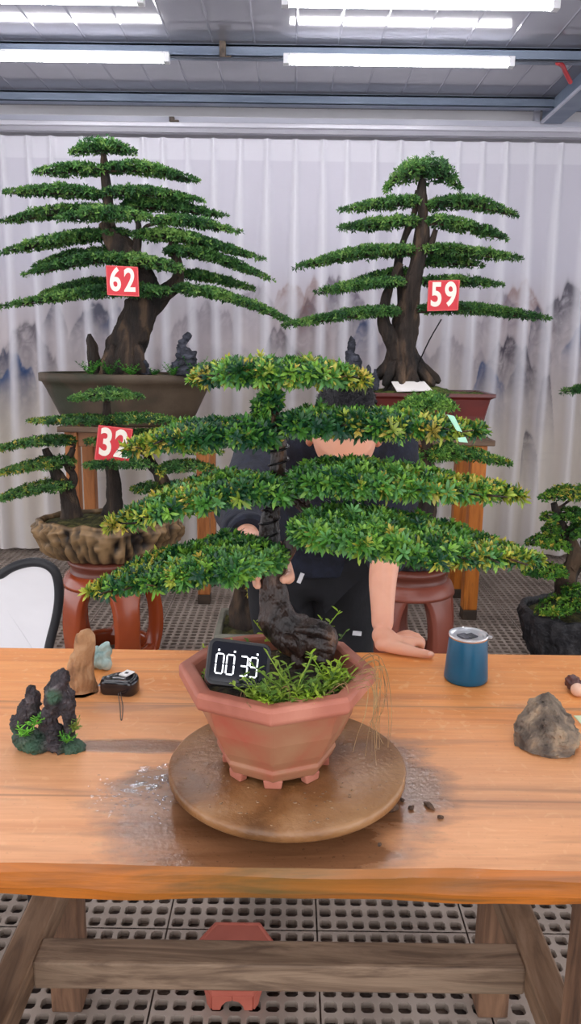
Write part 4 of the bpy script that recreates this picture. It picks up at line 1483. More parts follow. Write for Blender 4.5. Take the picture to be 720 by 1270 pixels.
# crumbs of soil and bark shed on the wet patch
M_CRUMB = mat('soil_crumb', lin(58, 42, 34), lin(112, 84, 64), scale=150, rough=.8)
CR = [(486, 1006, .015, .02, 'dark lump of wet soil under the right edge of the turntable'), (498, 994, .007, .006, 'tan crumb of soil beside the dark lump near the turntable'), (510, 1004, .009, .005, 'dark bark chip right of the dark soil lump'),
      (532, 1001, .012, .005, 'long bark splinter, farthest right on the wet patch but one'), (546, 1015, .008, .005, 'brown crumb of soil, rightmost on the wet patch'), (470, 1049, .006, .005, 'small crumb of soil near the front edge of the table')]
for i, (x, y, s_, h_, lb) in enumerate(CR):
    c = on(x, y, ZT)
    rock('soil_crumb', c, (s_ * (1.5 if i == 3 else 1), s_, h_), planes=4, seed=60 + i, sub=3, amp=.35, m=M_CRUMB, rotz=(-1.0 if i == 3 else i), label=lb, cat='soil crumb')['group'] = 'soil crumbs on the wet patch'
# beads of water
M_WATER, nt, b_ = _nodes('water')
gl = N(nt, 'ShaderNodeBsdfGlossy', Roughness=.08)
tr = N(nt, 'ShaderNodeBsdfTransparent')
mx = N(nt, 'ShaderNodeMixShader')
mx.inputs[0].default_value = .28
nt.links.new(tr.outputs[0], mx.inputs[1])
nt.links.new(gl.outputs[0], mx.inputs[2])
nt.links.new(mx.outputs[0], nt.nodes['Material Output'].inputs['Surface'])
mb = MB()
g = np.random.default_rng(9)
V, F = ICO[2]
for i in range(150):
    if i < 16:
        x, y, s_ = ((158, 980), (166, 981), (172, 973), (177, 972), (194, 976), (190, 974), (178, 956), (180, 952), (198, 952), (206, 949), (204, 967), (195, 964), (211, 970), (205, 962), (168, 974), (186, 978))[i] + (.0058,)
    else:
        x, y, s_ = 110 + 120 * g.random(), 985 + 14 * g.normal(), .0010 + .0016 * g.random()
    c = on(x, y, ZT)
    mb.add(V * [s_ * (1 + .8 * g.random()), s_, s_ * .32] + c, F)
o = mb.build('water_beads', M_WATER)
tag(o, 'beads of water splashed on the table left of the turntable', 'water', kind='stuff')
# grit on the turntable
mb = MB()
for i in range(240):
    a, r_ = g.random() * 6.28, .16 * g.random() ** .5
    s_ = .0006 + .0011 * g.random()
    if r_ < .085:
        continue
    mb.add(V * [s_ * (1 + g.random()), s_, s_ * .5] + [TT[0] + r_ * math.cos(a), TT[1] + r_ * math.sin(a), ZTT + s_ * .2], F)
tag(mb.build('soil_grit', mat('grit', lin(96, 68, 46), lin(170, 140, 108), scale=300, rough=.6)), 'fine wet soil grit scattered over the turntable', 'soil', kind='stuff')

# ------------------------------------------------------------------ low pot stand on the floor under the table
bx = xz(291, 1.50, .04)
ps = thing('pot_stand', (bx[0], bx[1], 0), 'low red-brown hexagonal pot stand on the floor tiles under the table', 'pot stand')
M_REDP = mat('red_clay', lin(166, 84, 68), lin(184, 100, 82), scale=5, rough=.6)
hx = lambda r_, z: octa(r_, z, 6, 0) + [bx[0], bx[1], 0]
ring_loft(MB(), [hx(.098, .060), hx(.107, .064), hx(.108, .074), hx(.104, .078), hx(.098, .078), hx(.096, .0755)], close_top=True).build('top', M_REDP, ps, bevel=.002)
ring_loft(MB(), [hx(.083, .026), hx(.092, .034), hx(.090, .046), hx(.098, .062)], close_bot=True).build('apron', M_REDP, ps, bevel=.002)
for i in range(6):
    mbf = MB()
    a = hx(.088, 0)[i]
    for s_ in (-1, 1):
        b2 = hx(.088, 0)[(i + s_) % 6]
        d = unit(b2 - a)
        L_ = np.linalg.norm(b2 - a)
        mbf.prism([(0, 0), (L_ * .20, 0), (L_ * .25, .012), (L_ * .35, .021), (L_ * .498, .024), (L_ * .498, .036), (0, .036)], d, (0, 0, 1), a, .010)
    mbf.build('foot', M_REDP, ps, bevel=.0015)

# green plant tag dangling in it
tg = thing('plant_tag', at(566, 530, 1.062), 'pale green translucent tag hanging from the upper right tier of the central bonsai', 'tag')
M_TAG = mat('pale_green_film', lin(150, 206, 176), lin(170, 220, 190), scale=20, rough=.3)
a_, b2, c2_, d2 = at(554, 514, 1.062), at(563, 516, 1.062), at(573, 536, 1.058), at(566, 534, 1.058)
MB().add(np.vstack([[a_, b2, c2_, d2], np.array([a_, b2, c2_, d2]) + [0, .001, 0]]), [(3, 2, 1, 0), (4, 5, 6, 7), (0, 1, 5, 4), (1, 2, 6, 5), (2, 3, 7, 6), (3, 0, 4, 7)], 0, False).build('tag_strip', M_TAG, tg)
a_, b2, c2_, d2 = at(567, 543, 1.058), at(577, 542, 1.058), at(580, 549, 1.058), at(569, 548, 1.058)
MB().add(np.vstack([[a_, b2, c2_, d2], np.array([a_, b2, c2_, d2]) + [0, .001, 0]]), [(3, 2, 1, 0), (4, 5, 6, 7), (0, 1, 5, 4), (1, 2, 6, 5), (2, 3, 7, 6), (3, 0, 4, 7)], 0, False).build('tag_end', M_TAG, tg)
MB().tube([at(559, 508, 1.066), at(566, 522, 1.062), at(572, 540, 1.058)], .0006, 6, 0, sub=3).build('tag_wire', M_WIRE, tg)

# ------------------------------------------------------------------ the display behind the table
M_STAND = wood('stand_wood', [lin(104, 58, 26), lin(156, 92, 44), lin(184, 116, 60), lin(140, 82, 44)], across=16, along=1.5, axis='Z', rough=.5, bump=.3)
M_STANDX = wood('stand_wood_rail', [lin(104, 66, 40), lin(140, 92, 58), lin(160, 110, 74)], across=16, along=1.5, axis='X', rough=.55, bump=.3)
M_SLAB = wood('stand_top_wood', [lin(70, 54, 44), lin(108, 84, 64), lin(128, 104, 82)], across=16, along=1.5, axis='X', rough=.6, bump=.3)
M_STAND2 = wood('stand_wood_orange', [lin(112, 56, 14), lin(176, 96, 24), lin(204, 120, 38), lin(150, 84, 28)], across=16, along=1.5, axis='Z', rough=.45, bump=.3)
M_STANDX2 = wood('stand_rail_orange', [lin(130, 76, 30), lin(180, 112, 44), lin(200, 128, 58)], across=16, along=1.5, axis='X', rough=.5, bump=.3)
M_FOOTDARK = mat('dark_wood_foot', lin(52, 42, 34), lin(74, 58, 44), scale=14, rough=.6)


def stand(label, x0, x1, yf, yb, zt, legw, mats, rail_z, over=.03):
    r = thing('display_stand', ((x0 + x1) / 2, (yf + yb) / 2, 0), label, 'stand')
    ml, mr, ms = mats
    MB().box((x0 - over, yf - over, zt - .03), (x1 + over, yb + over, zt)).build('top_slab', ms, r, bevel=.005)
    for x in (x0, x1 - legw):
        for y in (yf, yb - legw):
            lg = MB().box((x, y, .055), (x + legw, y + legw, zt - .03)).build('leg', ml, r, bevel=.005)
            MB().box((x - .001, y - .001, 0), (x + legw + .001, y + legw + .001, .055)).build('dark_foot', M_FOOTDARK, lg, bevel=.004)  # darker block at the bottom of each leg
    MB().box((x0 + legw, yf + .015, zt - .11), (x1 - legw, yf + legw - .015, zt - .03)).build('apron', mr, r, bevel=.004)
    MB().box((x0 + legw, yb - legw + .015, zt - .11), (x1 - legw, yb - .015, zt - .03)).build('apron', mr, r, bevel=.004)
    for x in (x0 + .012, x1 - legw + .012):
        MB().box((x, yf + legw, zt - .11), (x + legw - .024, yb - legw, zt - .03)).build('side_apron', mr, r, bevel=.004)
        MB().box((x, yf + legw, rail_z), (x + legw - .024, yb - legw, rail_z + .06)).build('side_rail', mr, r, bevel=.004)
    MB().box((x0 + legw, yf + .016, rail_z), (x1 - legw, yf + legw - .016, rail_z + .065)).build('stretcher', mr, r, bevel=.004)
    return r


ZA = 0.985
ax0, ax1 = xz(82, 4.12, .7)[0], xz(259, 4.12, .7)[0]
stand('pale brown wooden stand under the largest bonsai and its wide oval pot', ax0, ax1, 4.12, 4.52, ZA, .068, (M_STAND, M_STANDX, M_SLAB), .19)
ZB = 0.965
bx0, bx1 = xz(440, 3.92, .7)[0], xz(601, 3.92, .7)[0]
stand('orange wooden stand under the bonsai in the dark red rectangular pot', bx0, bx1, 3.92, 4.36, ZB, .075, (M_STAND2, M_STANDX2, M_SLAB), .30)


# --- pots
def bark_pot(mb, c, a, b, prof, seed, amp=.06, seg=160, drip=9):
    """rugged rock-like pot wall: bulges that run down like roots"""
    pr = catmull(np.array([(r, 0, z) for r, z in prof]), np.ones(len(prof)), 7)[0]
    zmax, zmin = max(p[1] for p in prof), min(p[1] for p in prof)

    def fn(V, th):
        zz = V[..., 2]
        cs, sn = np.cos(th)[None, :] + 0 * zz, np.sin(th)[None, :] + 0 * zz
        q1 = np.stack([cs * drip, sn * drip, zz * 7], -1)
        q2 = np.stack([cs * drip * 2.4, sn * drip * 2.4, zz * 14], -1)
        q1 = q1 + 1.1 * np.stack([fbm(q1 * .8, 2, seed + 60 + k) for k in range(3)], -1)
        f = (ridged(q1, 2, seed) * .55 + ridged(q2, 3, seed + 4) * .45)
        wob = vnoise(np.stack([cs * 1.6, sn * 1.6, zz * 0], -1), seed + 8)
        on_wall = np.clip((zmax - .012 - zz) / .02, .15, 1)
        k = 1 + amp * f * on_wall + .05 * wob
        V[..., 0] *= k
        V[..., 1] *= k
        V[..., 2] += .010 * vnoise(np.stack([cs * 5, sn * 5, zz * 0], -1), seed + 9) * np.clip((zz - zmin) / (zmax - zmin + 1e-6), 0, 1)
        return V
    mb.lathe([(p[0], p[2]) for p in pr], c, seg, sx=a, sy=b, fn=fn)
    V = mb.V[-1] - np.array(c)
    th = np.arctan2(V[:, 1] / b, V[:, 0] / a)
    q1 = np.stack([np.cos(th) * drip, np.sin(th) * drip, V[:, 2] * 7], -1)
    q2 = np.stack([np.cos(th) * drip * 2.4, np.sin(th) * drip * 2.4, V[:, 2] * 14], -1)
    q1 = q1 + 1.1 * np.stack([fbm(q1 * .8, 2, seed + 60 + k) for k in range(3)], -1)
    f = ridged(q1, 2, seed) * .55 + ridged(q2, 3, seed + 4) * .45
    t = np.clip((f - .05) / .95, 0, 1) ** 1.5
    t = np.maximum(t, np.clip((V[:, 2] - zmax + .02) / .012, 0, 1) * .4)[:, None]
    mb.T[-1] = G(26, 20, 18) * (1 - t) + G(150, 120, 84) * t     # tan along the ribs, dark in the grooves between them
    return mb


M_BARKPOT = tint_mat('bark_glaze', rough=.5, spec=.4)
M_BLACKPOT = mat('black_rock_pot', lin(22, 22, 26), lin(38, 38, 42), lin(58, 56, 58), scale=18, rough=.6, bump=1.0, bscale=50, bdist=.012)
M_OVAL = mat('mossy_clay', lin(48, 50, 32), lin(74, 60, 46), lin(88, 74, 58), scale=3.5, rough=.65, bump=.4, bscale=20, bdist=.01)
M_REDPOT = mat('dark_red_glaze', lin(82, 26, 24), lin(106, 36, 30), scale=4, rough=.35, coat=.25)
M_MOSS = mat('moss', lin(52, 66, 26), lin(92, 108, 40), lin(120, 128, 54), scale=40, rough=.95, bump=1.0, bscale=90, bdist=.015)
M_MOSSD = mat('moss_soil', lin(44, 40, 26), lin(70, 70, 34), lin(104, 98, 52), scale=28, rough=.95, bump=1.0, bscale=80, bdist=.012)


def ell(a, b):
    return lambda t: 1.0 / math.sqrt((math.cos(t) / a) ** 2 + (math.sin(t) / b) ** 2)


def put_tiers(root, tiers, Y, trunkP, seed, leafL, leafW, K, dens, pal=PAL_FAR, bark=M_BARK_DARK, r0=.012, fine=False, hscale=1.0, yel=None, wscale=1.0, below=.04):
    for i, t in enumerate(tiers):
        pts, th, dp = t[0], t[1], t[2] * wscale
        dy = t[3] if len(t) > 3 else 0.0
        yl = t[4] if len(t) > 4 else yel
        s = px_spine(pts, Y + dy)
        k = mpp(Y + dy, s[0][2])
        ln = np.linalg.norm(np.diff(s, axis=0), axis=1).sum()
        n = int(dens * ln * (2 * dp + th * k * 1.0))
        bm_ = MB()
        sb = polyline(s, np.linspace(.5, .98, 5)) if (len(t) > 5 and t[5]) else s
        branch(bm_, near(trunkP, sb[0], below), sb - [0, 0, th * k * .12], r0, seed=seed + i, reach=.9)
        bm_.build('branch', bark, root)
        both = t[5] if len(t) > 5 else False
        pad(s, np.array([1, 1, .7, .4]) * th * k * .36 * hscale if not both else np.array([.5, 1, 1, .5]) * th * k * .44 * hscale, np.array([.8, 1, .8, .4]) * dp if not both else np.array([.5, 1, 1, .5]) * dp, n, leafL, leafW, K=K, pal=pal, yel=yl, fine=fine, seed=seed + i * 5,
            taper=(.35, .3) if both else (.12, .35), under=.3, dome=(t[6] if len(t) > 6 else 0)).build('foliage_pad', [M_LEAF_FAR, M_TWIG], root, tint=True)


def trunk(root, paths, bark, seed, seg=22, lump=.16, lf=12, groove=.2, extra=None):
    mb = MB()
    out = []
    for j, tp in enumerate(paths):
        P = np.array([at(x, y, Y) for x, y, Y, r in tp])
        rad = np.array([r * mpp(Y, p[2]) for (x, y, Y, r), p in zip(tp, P)])
        mb.tube(P, rad, seg, 0, lump=lump, lf=lf, seed=seed + j, sub=8, groove=groove)
        out.append(catmull(P, rad, 6)[0])
    if extra:
        extra(mb)
    mb.build('trunk', bark, root)
    return np.vstack(out)


# ================================================================== bonsai 62
Y62 = 4.30
c62 = xz(159, Y62, ZA)
b62 = thing('potted_bonsai', (c62[0], Y62, ZA), 'tallest many-tiered bonsai wearing sign 62 in a wide oval pot, upper left', 'bonsai')
k62 = mpp(Y62, 1.2)
ra, rb = 108 * k62, .27
zr = 1.262
mb = MB().lathe([(.0, ZA), (.70, ZA), (.74, ZA + .01), (.82, ZA + .09), (.92, ZA + .19), (.965, zr - .05), (1.0, zr - .045), (1.0, zr - .004), (.985, zr), (.94, zr), (.925, zr - .02), (.90, zr - .05)], (c62[0], Y62, 0), 96, sx=ra, sy=rb)
mb.build('pot', M_OVAL, b62)
soil_grid(c62[0], Y62, ell(ra * .93, rb * .93), zr - .03, .03, .01, 9).build('soil', M_MOSSD, b62)


def stump(mb):
    a = [(118, 466, 4.26, 7), (116, 445, 4.26, 8), (113, 425, 4.25, 5), (111, 414, 4.25, 2)]
    P = np.array([at(x, y, Y) for x, y, Y, r in a])
    mb.tube(P, [r * k62 for *_, r in a], 12, 0, lump=.3, lf=14, seed=9, sub=5, groove=.3)
    for xx, yy, dx in ((133, 470, -16), (175, 470, 14), (150, 472, -4), (163, 472, 8)):
        P = np.array([at(xx - dx * .4, yy - 40, 4.24), at(xx, yy - 16, 4.20), at(xx + dx * .5, yy, 4.20)])
        mb.tube(P, [.03, .035, .02], 12, 0, lump=.2, lf=14, seed=int(xx), sub=5, groove=.2)


T62 = trunk(b62, [
    [(152, 478, 4.30, 30), (153, 455, 4.30, 27), (158, 425, 4.30, 22), (169, 398, 4.30, 21), (180, 376, 4.30, 21), (176, 352, 4.30, 19), (162, 326, 4.30, 17), (148, 304, 4.31, 14), (135, 286, 4.31, 11), (128, 276, 4.31, 7)],
    [(180, 384, 4.29, 15), (200, 366, 4.29, 11), (218, 352, 4.29, 8), (222, 330, 4.29, 6), (214, 305, 4.30, 5), (226, 285, 4.30, 3.5)],
    [(140, 300, 4.31, 8), (134, 270, 4.32, 6.5), (134, 245, 4.32, 6), (131, 220, 4.32, 5.5), (129, 200, 4.32, 4.5), (128, 188, 4.32, 3)],
    [(165, 330, 4.27, 6), (170, 305, 4.27, 5), (172, 282, 4.27, 4), (168, 268, 4.27, 3)]], M_BARK, 31, extra=stump)
t62 = [
    ([(88, 190), (112, 184), (140, 183), (168, 189)], 13, .13, 0, None, True),
    ([(130, 212), (100, 211), (43, 214)], 13, .12), ([(130, 210), (180, 210), (248, 226)], 13, .12),
    ([(128, 243), (80, 238), (4, 239)], 13, .13, .03), ([(128, 240), (190, 240), (252, 250)], 13, .13),
    ([(150, 262), (70, 264), (0, 276)], 14, .14, .08), ([(70, 272), (110, 268), (150, 267), (190, 270)], 14, .12, -.16, None, True), ([(150, 258), (200, 256), (280, 268)], 13, .14, .12),
    ([(186, 275), (235, 276), (300, 289)], 13, .10, -.06),
    ([(160, 290), (90, 296), (0, 314)], 14, .14, .05), ([(165, 292), (230, 296), (327, 322)], 15, .14, -.02),
    ([(150, 314), (90, 318), (40, 332)], 13, .11, .14), ([(225, 334), (150, 322), (90, 326), (26, 342)], 15, .13, -.16),
    ([(205, 312), (260, 318), (338, 348)], 14, .13, -.02), ([(215, 340), (260, 345), (318, 360)], 12, .12, .12),
    ([(150, 352), (100, 354), (50, 366)], 12, .12, .16), ([(210, 362), (140, 362), (80, 368), (2, 381)], 15, .13, -.16),
    ([(215, 358), (270, 366), (320, 382), (366, 402)], 14, .13, -.06)]
put_tiers(b62, t62, Y62, T62, 200, .022, .010, 5, 4600, r0=.012, wscale=.8)
# small plants along the rim
for px, py, h, n, sd in ((112, 464, .06, 8, 1), (136, 463, .055, 6, 2), (162, 464, .05, 7, 3), (190, 463, .03, 4, 4), (214, 464, .05, 6, 5), (238, 466, .07, 9, 6), (250, 466, .05, 7, 7)):
    c = at(px, py, Y62 - rb * .78)
    weed((c[0], c[1], zr - .012), h * 1.7, n + 3, [G(70, 140, 50), G(96, 168, 60), G(60, 120, 54)], sd + 60, L=.022, Wd=.014, spread=.9, name='rim_plant', parent=b62)


def scholar(label, px0, px1, ytop, ybot, Y, peaks, seed):
    """a dark little mountain-shaped ornament made of stacked crags"""
    vv, ff, n_ = [], [], 0
    g = np.random.default_rng(seed)
    cb = at((px0 + px1) / 2, ybot, Y)
    for (x, yt, w) in peaks:
        top, bot = at(x, yt, Y), at(x, ybot, Y)
        h = top[2] - bot[2]
        k = mpp(Y, bot[2])
        for t in np.linspace(0.05, .95, 9):
            r_ = w * k * (1.0 - .72 * t) * (.75 + .5 * g.random())
            c_ = bot + (top - bot) * t + g.normal(0, .12, 3) * w * k
            vv.append(V0 * [r_, r_ * .9, h * .11] + c_)
            ff += [tuple(f + n_) for f in F0]
            n_ += len(V0)
    V, F = remeshed(np.vstack(vv), ff, .006, 0)
    V = V + .006 * np.stack([ridged(V * [22, 22, 34], 2, kk) for kk in (1, 2, 3)], -1)
    V[:, 2] = np.maximum(V[:, 2], cb[2] - .01)
    return tag(MB().add(V, F, 0, False).build('stone_ornament', M_ORN), label, 'ornament')


M_ORN = mat('dark_stone', lin(20, 22, 30), lin(36, 38, 50), lin(66, 68, 80), scale=30, rough=.7, bump=.6, bscale=60)
scholar('dark pointed mountain-shaped stone in the wide oval pot of sign 62', 212, 248, 418, 467, 4.14, [(229, 418, 15), (221, 440, 12), (239, 438, 12), (230, 450, 18)], 4)
scholar('little dark stone stub in the oval pot beside the thick trunk', 176, 187, 447, 466, 4.18, [(181, 447, 6)], 5)

# ================================================================== bonsai 59
Y59 = 4.16
c59 = xz(520, Y59, ZB)
b59 = thing('potted_bonsai', (c59[0], Y59, ZB), 'upright tiered bonsai wearing sign 59 in a dark red rectangular pot, upper right', 'bonsai')
k59 = mpp(Y59, 1.1)
zt59 = at(520, 488, Y59 - .2)[2]
wr, dr = (604 - 436) / 2 * k59 * .97, .20


def rect_ring(hw_, hd, z, r=.02):
    return np.array([(c59[0] + x, Y59 + y, z) for x, y in rr_poly(hw_ * 2, hd * 2, r, 3)])


hgt = zt59 - ZB
rings = [rect_ring(wr * .86, dr * .84, ZB + .012), rect_ring(wr * .87, dr * .85, ZB + .03), rect_ring(wr * .85, dr * .83, ZB + .034), rect_ring(wr * .855, dr * .84, ZB + .05), rect_ring(wr * .88, dr * .87, ZB + hgt * .5), rect_ring(wr * .93, dr * .93, zt59 - .03), rect_ring(wr * .97, dr * .97, zt59 - .022), rect_ring(wr, dr, zt59 - .018), rect_ring(wr, dr, zt59), rect_ring(wr * .93, dr * .9, zt59), rect_ring(wr * .91, dr * .88, zt59 - .04)]
ring_loft(MB(), rings).build('pot', M_REDPOT, b59, bevel=.002)
for sx_ in (-1, 1):
    for sy_ in (-1, 1):
        q_ = np.array([c59[0] + sx_ * wr * .72, Y59 + sy_ * dr * .68, 0])
        MB().box(q_ + [-.05, -.03, ZB], q_ + [.05, .03, ZB + .013]).build('pot_foot', M_REDPOT, b59, bevel=.003)
mb = MB()
gx, gy = np.meshgrid(np.linspace(-1, 1, 40), np.linspace(-1, 1, 24))
Vs = np.stack([c59[0] + gx * wr * .92, Y59 + gy * dr * .89, zt59 - .008 + .055 * np.exp(-((gx + .1) / .5) ** 2 - (gy / .8) ** 2) + .006 * fbm(np.stack([gx * 7, gy * 4, gx * 0], -1), 3, 4)], -1)
ii, jj = np.meshgrid(np.arange(23), np.arange(39), indexing='ij')
mb.add(Vs.reshape(-1, 3), np.stack([ii * 40 + jj, ii * 40 + jj + 1, (ii + 1) * 40 + jj + 1, (ii + 1) * 40 + jj], -1).reshape(-1, 4)).build('moss_bed', M_MOSS, b59)


def roots59(mb):
    for x, y, yy in ((464, 470, 4.12), (478, 474, 4.06), (497, 477, 4.04), (516, 476, 4.05), (534, 474, 4.08), (540, 470, 4.14), (470, 466, 4.2)):
        P = np.array([at(497 + (x - 497) * .25, 434, Y59), at(497 + (x - 497) * .55, 456, (Y59 + yy) / 2), at(x, y, yy), at(x + (x - 497) * .12, y + 4, yy)])
        mb.tube(P, [.030, .030, .020, .01], 12, 0, lump=.2, lf=16, seed=x, sub=5, groove=.25)


T59 = trunk(b59, [
    [(499, 484, Y59, 26), (498, 458, Y59, 22), (498, 430, Y59, 18), (502, 400, Y59, 15), (509, 366, Y59, 12), (516, 332, Y59, 10), (523, 300, Y59, 9), (524, 272, Y59, 7.5), (522, 246, Y59, 6), (524, 222, Y59, 4)],
    [(494, 440, Y59 - .03, 10), (482, 418, Y59 - .05, 8.5), (474, 398, Y59 - .05, 7), (478, 372, Y59 - .04, 5.5), (486, 348, Y59, 5), (496, 326, Y59, 4)],
    [(504, 395, Y59 + .03, 8), (498, 362, Y59 + .04, 6), (494, 330, Y59 + .04, 5), (500, 300, Y59 + .03, 4), (512, 268, Y59 + .02, 3.5), (518, 236, Y59, 3)],
    [(520, 320, Y59, 6), (535, 300, Y59, 4), (540, 285, Y59, 3)]], M_BARK, 51, extra=roots59, seg=20)
t59 = [
    ([(478, 232), (500, 216), (545, 214), (570, 230)], 26, .15, 0, None, True, .02),
    ([(522, 252), (480, 253), (421, 261)], 12, .12), ([(526, 256), (580, 252), (640, 267)], 13, .13),
    ([(520, 276), (480, 278), (420, 283)], 14, .13), ([(530, 274), (570, 280), (630, 297)], 13, .13, -.02),
    ([(515, 312), (450, 314), (366, 332)], 15, .16), ([(520, 310), (580, 314), (646, 321)], 14, .14), ([(522, 326), (560, 326), (600, 330)], 9, .12, .12),
    ([(506, 338), (475, 341), (440, 348)], 11, .10, .12),
    ([(500, 350), (450, 354), (388, 364)], 14, .13, -.05), ([(522, 350), (570, 350), (622, 354)], 12, .13, .04),
    ([(494, 386), (440, 390), (352, 404)], 14, .15, -.05), ([(520, 384), (590, 384), (682, 396)], 14, .15, -.04)]
put_tiers(b59, t59, Y59, T59, 300, .023, .009, 5, 4400, r0=.011, wscale=.8)
for px, py, sd in ((556, 476, 1), (546, 477, 2)):
    c = at(px, py, Y59 - .1)
    weed((c[0], c[1], zt59 - .012), .03, 4, [G(80, 130, 50)], sd + 90, L=.014, Wd=.006, name='rim_plant', parent=b59)
MB().tube([at(519, 450, 4.05), at(532, 422, 4.0), at(547, 396, 3.98)], .0035, 6, 0, sub=3).build('guy_wire', M_WIRE, b59)
scholar('tall dark rock ornament standing left in the dark red pot, above the bowed head', 422, 448, 420, 482, 4.07, [(435, 421, 13), (441, 440, 9)], 6)
scholar('shorter dark twin-peaked rock ornament between the tall one and the trunk of 59', 446, 472, 452, 483, 4.02, [(456, 453, 8), (464, 458, 6)], 7)
# white card lying in the pot
pc_ = [at(485, 473, 4.04), at(526, 473, 4.04), at(536, 484, 3.97), at(492, 485, 3.97)]
mb = MB()
up_ = np.array([0, -.002, .004])
mb.add(np.vstack([pc_, np.array(pc_) - up_]), [(0, 1, 2, 3), (7, 6, 5, 4), (0, 4, 5, 1), (1, 5, 6, 2), (2, 6, 7, 3), (3, 7, 4, 0)], 0, False)
tag(mb.build('white_card', mat('white_card', lin(236, 230, 226), rough=.6)), 'blank white card lying tilted on the moss of the dark red pot', 'card')


# --- numbered signs
M_SIGN = mat('red_sign', lin(208, 26, 42), lin(214, 34, 48), scale=6, rough=.35)
M_NUM = mat('white_number', lin(248, 238, 224), rough=.5)


def sign(text, corners, Y, label):
    """red square with a thin pale edge and a two-figure number; corners are TL, TR, BL in the photo"""
    tl, tr, bl = [at(x, y, Y) for x, y in corners]
    c = (tr + bl) / 2
    u, v = unit(tr - tl), unit(tl - bl)
    w_, h_ = np.linalg.norm(tr - tl), np.linalg.norm(tl - bl)
    n_ = np.cross(u, v)
    r = thing('number_sign', c - v * h_ / 2, label, 'sign')
    MB().prism(rr_poly(w_, h_, .004), u, v, c, .004).build('board', M_SIGN, r)
    mb = MB()
    for a, b_ in (((-1, -1), (1, -1)), ((1, -1), (1, 1)), ((1, 1), (-1, 1)), ((-1, 1), (-1, -1))):
        e = .478
        mb.bar(c + u * a[0] * w_ * e + v * a[1] * h_ * e + n_ * .0022, c + u * b_[0] * w_ * e + v * b_[1] * h_ * e + n_ * .0022, w_ * .012, .0006, up=n_)
    mb.build('border_line', mat('sign_edge', lin(226, 120, 112), rough=.5), r)
    for i, ch in enumerate(text):
        cu = bpy.data.curves.new('figure', 'FONT')
        cu.body = ch
        cu.align_x, cu.align_y = 'CENTER', 'CENTER'
        cu.size = h_ * 1.02
        cu.extrude = .0008
        cu.offset = h_ * .026
        oc_ = bpy.data.objects.new('digit', cu)
        COL.objects.link(oc_)
        me_ = bpy.data.meshes.new_from_object(oc_.evaluated_get(bpy.context.evaluated_depsgraph_get()))
        bpy.data.objects.remove(oc_)
        me_.materials.clear()
        o = bpy.data.objects.new('digit', me_)
        COL.objects.link(o)
        o.data.materials.append(M_NUM)
        o.parent = r
        pos = c + u * w_ * (-.225 + .45 * i) + n_ * .003 - ORG[r.name]
        M = Matrix((tuple(u * .80), tuple(v * 1.06), tuple(n_))).transposed().to_4x4()
        M.translation = Vector(pos)
        o.matrix_local = M
    return r


sign('62', [(131, 329), (171, 331), (133, 366)], 3.96, 'red square sign with white number 62 hung in the tallest bonsai')
sign('59', [(531, 348), (570, 347), (529, 386)], 3.96, 'red square sign with white number 59 hung in the upper right bonsai')

# ================================================================== bonsai 32 on its ceramic stool
M_STOOL = mat('red_brown_glaze', lin(150, 62, 28), lin(172, 80, 40), scale=3, rough=.25, coat=.4)
M_STOOL2 = mat('red_clay_glaze', lin(122, 60, 46), lin(146, 78, 60), scale=4, rough=.4, coat=.2)
M_COLLAR = mat('dark_collar', lin(96, 48, 36), lin(114, 60, 46), scale=4, rough=.35)


def stool(label, c, zt, R0, mt, rot):
    """barrel-shaped garden stool: collar, shoulder, five bowed legs round open windows, and a base ring"""
    r = thing('ceramic_stool', (c[0], c[1], 0), label, 'stool')
    MB().lathe([(0, zt), (R0 * .80, zt), (R0 * .84, zt - .008), (R0 * .84, zt - .022), (R0 * .78, zt - .030), (R0 * .76, zt - .05), (R0 * .80, zt - .062)], (c[0], c[1], 0), 72).build('collar', M_COLLAR, r)
    MB().lathe([(R0 * .70, zt - .060), (R0 * .83, zt - .062), (R0 * .90, zt - .075), (R0 * .955, zt - .105), (R0 * .965, zt - .118), (R0 * .90, zt - .118), (R0 * .78, zt - .105), (R0 * .7, zt - .07)], (c[0], c[1], 0), 72).build('shoulder', mt, r)
    MB().lathe([(R0 * .70, 0), (R0 * .86, 0), (R0 * .90, .02), (R0 * .90, .06), (R0 * .86, .075), (R0 * .72, .075), (R0 * .70, .06), (R0 * .7, 0)], (c[0], c[1], 0), 72).build('base_ring', mt, r)
    z0, z1 = .05, zt - .10
    for i in range(5):
        a = rot + i * 2 * PI / 5
        d, t = np.array([math.cos(a), math.sin(a), 0]), np.array([-math.sin(a), math.cos(a), 0])
        nz_, V = 18, []
        for k in range(nz_):
            s_ = k / (nz_ - 1)
            z = z0 + (z1 - z0) * s_
            bow = R0 * (.84 + .16 * math.sin(PI * (s_ * .8 + .16)))
            wd_ = R0 * (.25 + .16 * abs(2 * s_ - 1) ** 4 + .05 * s_)
            for (rr_, tt_) in ((0, -1), (.015, -.75), (.015, .75), (0, 1), (-.05, .9), (-.05, -.9)):
                aw = tt_ * wd_ / bow
                dd = d * math.cos(aw) + t * math.sin(aw)
                V.append(np.array([c[0], c[1], z]) + dd * (bow + rr_))
        F = [(k * 6 + j, k * 6 + (j + 1) % 6, (k + 1) * 6 + (j + 1) % 6, (k + 1) * 6 + j) for k in range(nz_ - 1) for j in range(6)]
        MB().add(V, F, 0, True).add(V[:6], [(5, 4, 3, 2, 1, 0)], 0, False).add(V[-6:], [(0, 1, 2, 3, 4, 5)], 0, False).build('leg', mt, r, bevel=.004)
    return r


